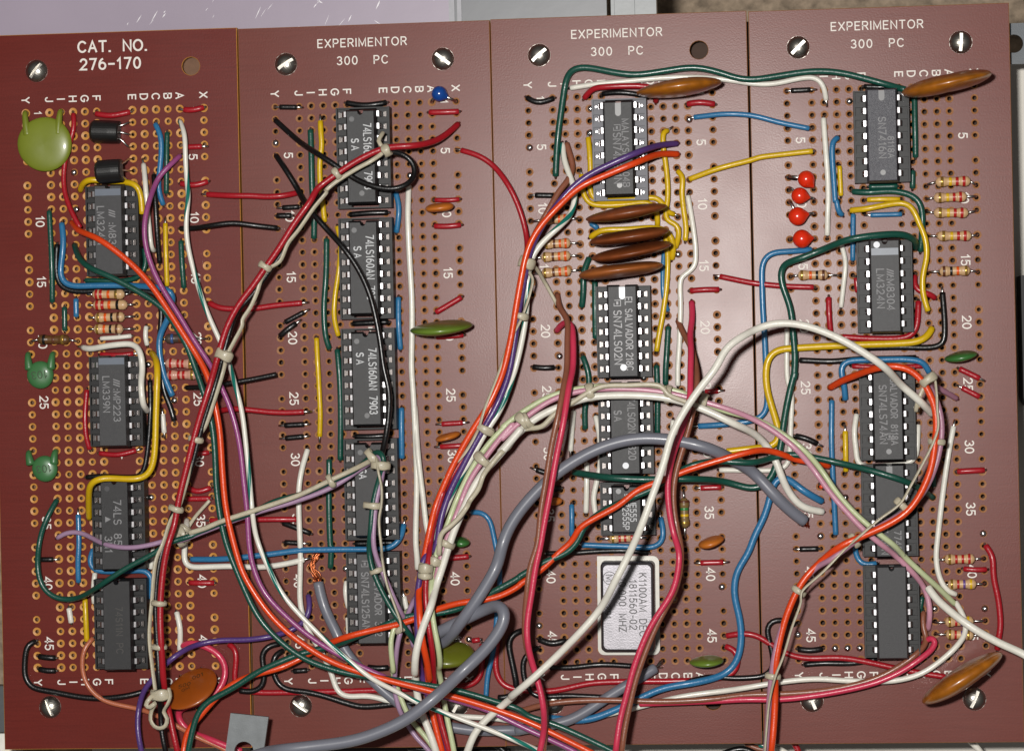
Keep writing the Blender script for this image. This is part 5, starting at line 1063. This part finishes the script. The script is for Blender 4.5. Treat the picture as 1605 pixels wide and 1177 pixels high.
# ------------------------------------------------------------------ lacing cord
def cord(label, s, h, knots, wpx=7):
    mb = MB(); tube(mb, spline(path(s, h, h)), wpx / 2 * PX, 8, flat=.55)
    e = tag(link('lacing_cord', mb.mesh('lacing_cord', WM['cord'], True)), label, 'cord', 'waxed lacing cords')
    for sp_, z, ang, ha, hb, wd in knots:
        "centre, height, direction of the bundle (deg), half width and half height of the bundle in px, band width px"
        if z > .8: z = .8 + (z - .8) * 1.7
        c = spot(sp_, z); a = math.radians(ang); side = Vector((-math.sin(a), math.cos(a), 0)); al = Vector((math.cos(a), math.sin(a), 0)); up = Vector((0, 0, 1))
        mb = MB(); n = 24; rings = []
        for i in range(n + 1):
            t = 2 * math.pi * i / n; rad = side * (math.cos(t) * ha * PX) + up * (math.sin(t) * hb * PX); nr = (side * math.cos(t) + up * math.sin(t))
            wv = wd * PX * (1 + .15 * math.sin(3 * t + c.x))
            rings.append([c + rad + al * (wv * .5 * math.cos(u)) + nr * (.022 * math.sin(u)) for u in [2 * math.pi * j / 8 for j in range(8)]])
        mb.loft(rings, cap=False); link('knot', mb.mesh('knot', WM['cord'], True), e)
    return e
cord('waxed cord lacing the red and black bundle down to a loop near the bottom edge',
     'E @.9 865 815 @1.0 838 870 870 925 @1.05 800 985 700 1040 560 1130 510 1177 | F @1.1 520 80 440 180 350 310 280 400 230 510 165 552 | @1.05 120 610 90 700 50 790 0 870 | B 1490 900 1440 1000 1395 1090 | C @1.1 1375 80 1320 260 1260 430 1205 510 @1.15 1150 760 1100 920 1050 1000 1000 1150 | D @1.2 855 130 832 350 818 550 832 700 850 840', 1.0,
     [('E 885 925', 1.0, 205, 9, 9, 13), ('E 580 1068', 1.05, 215, 9, 8, 10), ('F 140 540', 1.1, 238, 10, 9, 10), ('B 1378 1085', 1.1, 245, 13, 10, 16), ('C 1205 505', 1.15, 255, 11, 9, 9), ('C 1082 932', 1.2, 252, 11, 9, 9),
      ('D 870 368', 1.25, 265, 11, 9, 8), ('D 872 608', 1.2, 268, 11, 9, 8), ('D 880 868', 1.1, 275, 15, 11, 17)])
cord('loose end of waxed cord curled in loops below the bundle knot', 'a 250 260 @1.2 200 310 165 370 200 388 250 350 @1.1 215 420 205 500 240 560 290 578 340 555 355 490 325 430 @1.15 360 360 385 290 370 220', 1.1, [], 7.5)
cord('short waxed cord tail knotted around the white wire near printed 35', 'C @.15 1288 880 1200 980 1150 1055', .4, [('V 860 560', .75, 25, 13, 10, 11), ('V 880 470', .7, 60, 9, 8, 8), ('V 800 640', .8, 25, 11, 10, 12)], 6)
cord('waxed cord along the tied green and lavender wires', 'V @.95 950 540 1180 470 1420 370 | G @.95 120 925 350 845 540 755 680 690 780 640 @1.25 820 620 835 700 855 800 855 900 840 1000 855 1177 | H @1.15 765 120 790 260 830 370 865 470 870 520', 1.0,
     [('G 545 760', .95, 28, 10, 8, 9), ('G 800 615', 1.1, 40, 14, 9, 12), ('G 850 665', 1.15, 85, 14, 10, 13), ('X 290 735', 1.12, 85, 14, 9, 10), ('H 735 190', 1.05, 110, 10, 8, 8), ('H 868 510', .95, 120, 9, 8, 10)], 8)
cord('waxed cord tying the coloured bundle of orange, red and violet wires', 'J @.2 365 775 290 640 @.7 220 540 @.95 185 560 215 620 200 700 150 850 70 1010 | K @1.0 0 110 | U @1.05 860 40 820 180 @1.0 790 260 640 520 480 690 400 830 @.3 300 1060', .9,
     [('J 180 520', .9, 250, 12, 11, 17), ('J 140 845', .9, 255, 12, 11, 11), ('U 870 235', .95, 240, 15, 12, 12), ('R 525 870', 1.2, 265, 10, 10, 16), ('R 520 960', 1.22, 265, 10, 10, 10)], 6)
cord('waxed cord tying the pink, lime and white bundle in its arch', 'R @1.2 690 700 @1.25 720 450 850 330 950 230 1040 100 | U @1.2 700 1060 800 920 860 760 @1.15 950 640 1080 490 @1.05 | K 60 560 150 450 @1.1 270 425 350 350 480 265 560 215 @1.1 640 180 800 172 1000 178 1050 230 @1.12 1150 270 1230 300', 1.1,
     [('K 180 388', 1.05, 35, 12, 11, 11), ('U 1310 140', 1.05, 42, 13, 11, 14), ('U 850 590', 1.08, 48, 15, 12, 13), ('K 570 215', 1.02, 10, 13, 11, 13), ('K 1048 228', 1.0, -12, 13, 11, 10), ('K 1262 272', .95, -22, 12, 11, 13), ('R 780 560', 1.1, 62, 13, 12, 10), ('R 640 780', 1.1, 70, 10, 10, 14)], 8)
cord('waxed cord tying the orange and mauve loop of the red bead board', 'O @1.1 940 310 @1.15 950 260 1000 150 1040 110 @1.2 1058 200 1062 300 1068 400 1040 490 975 620 910 740 850 840 720 940 580 1060 | P @1.15 590 25 450 170 325 290 322 340 270 490 222 650 180 755 @1.05 145 900 130 1050 120 1177', 1.15,
     [('O 1012 128', 1.15, 125, 13, 10, 13), ('O 960 275', 1.05, 130, 9, 10, 6), ('O 1060 487', 1.1, 85, 12, 9, 9), ('O 858 850', 1.1, 45, 12, 9, 11), ('O 585 1055', 1.05, 35, 11, 9, 10), ('P 310 282', 1.0, 55, 11, 9, 9), ('P 165 758', .95, 82, 11, 9, 9)], 7)

# ------------------------------------------------------------------ slotted steel bracket standing in front, bottom edge
mb = MB(); q = [spot(x, 1.2) for x in ('a 925 442', 'a 1265 478', 'a 1215 830', 'a 872 830')]
cx = (spot('a 1045 785', 1.2)); rr = 88 / 5.732 * PX
outl = [(q[0].x, q[0].y), (q[3].x, q[3].y)] + [(cx.x - rr - .02, q[3].y)] + arc(cx.x, cx.y, rr, math.pi, 0, 20) + [(cx.x + rr + .02, q[2].y), (q[2].x, q[2].y), (q[1].x, q[1].y)]
plate(mb, outl, 1.1, 1.2)
tag(link('steel_bracket', mb.mesh('steel_bracket', mat('galvanised_steel', (112, 116, 118), .5, .35, .12, 6, .25, 50))), 'grey flat steel bracket with a U slot at the bottom edge', 'bracket')
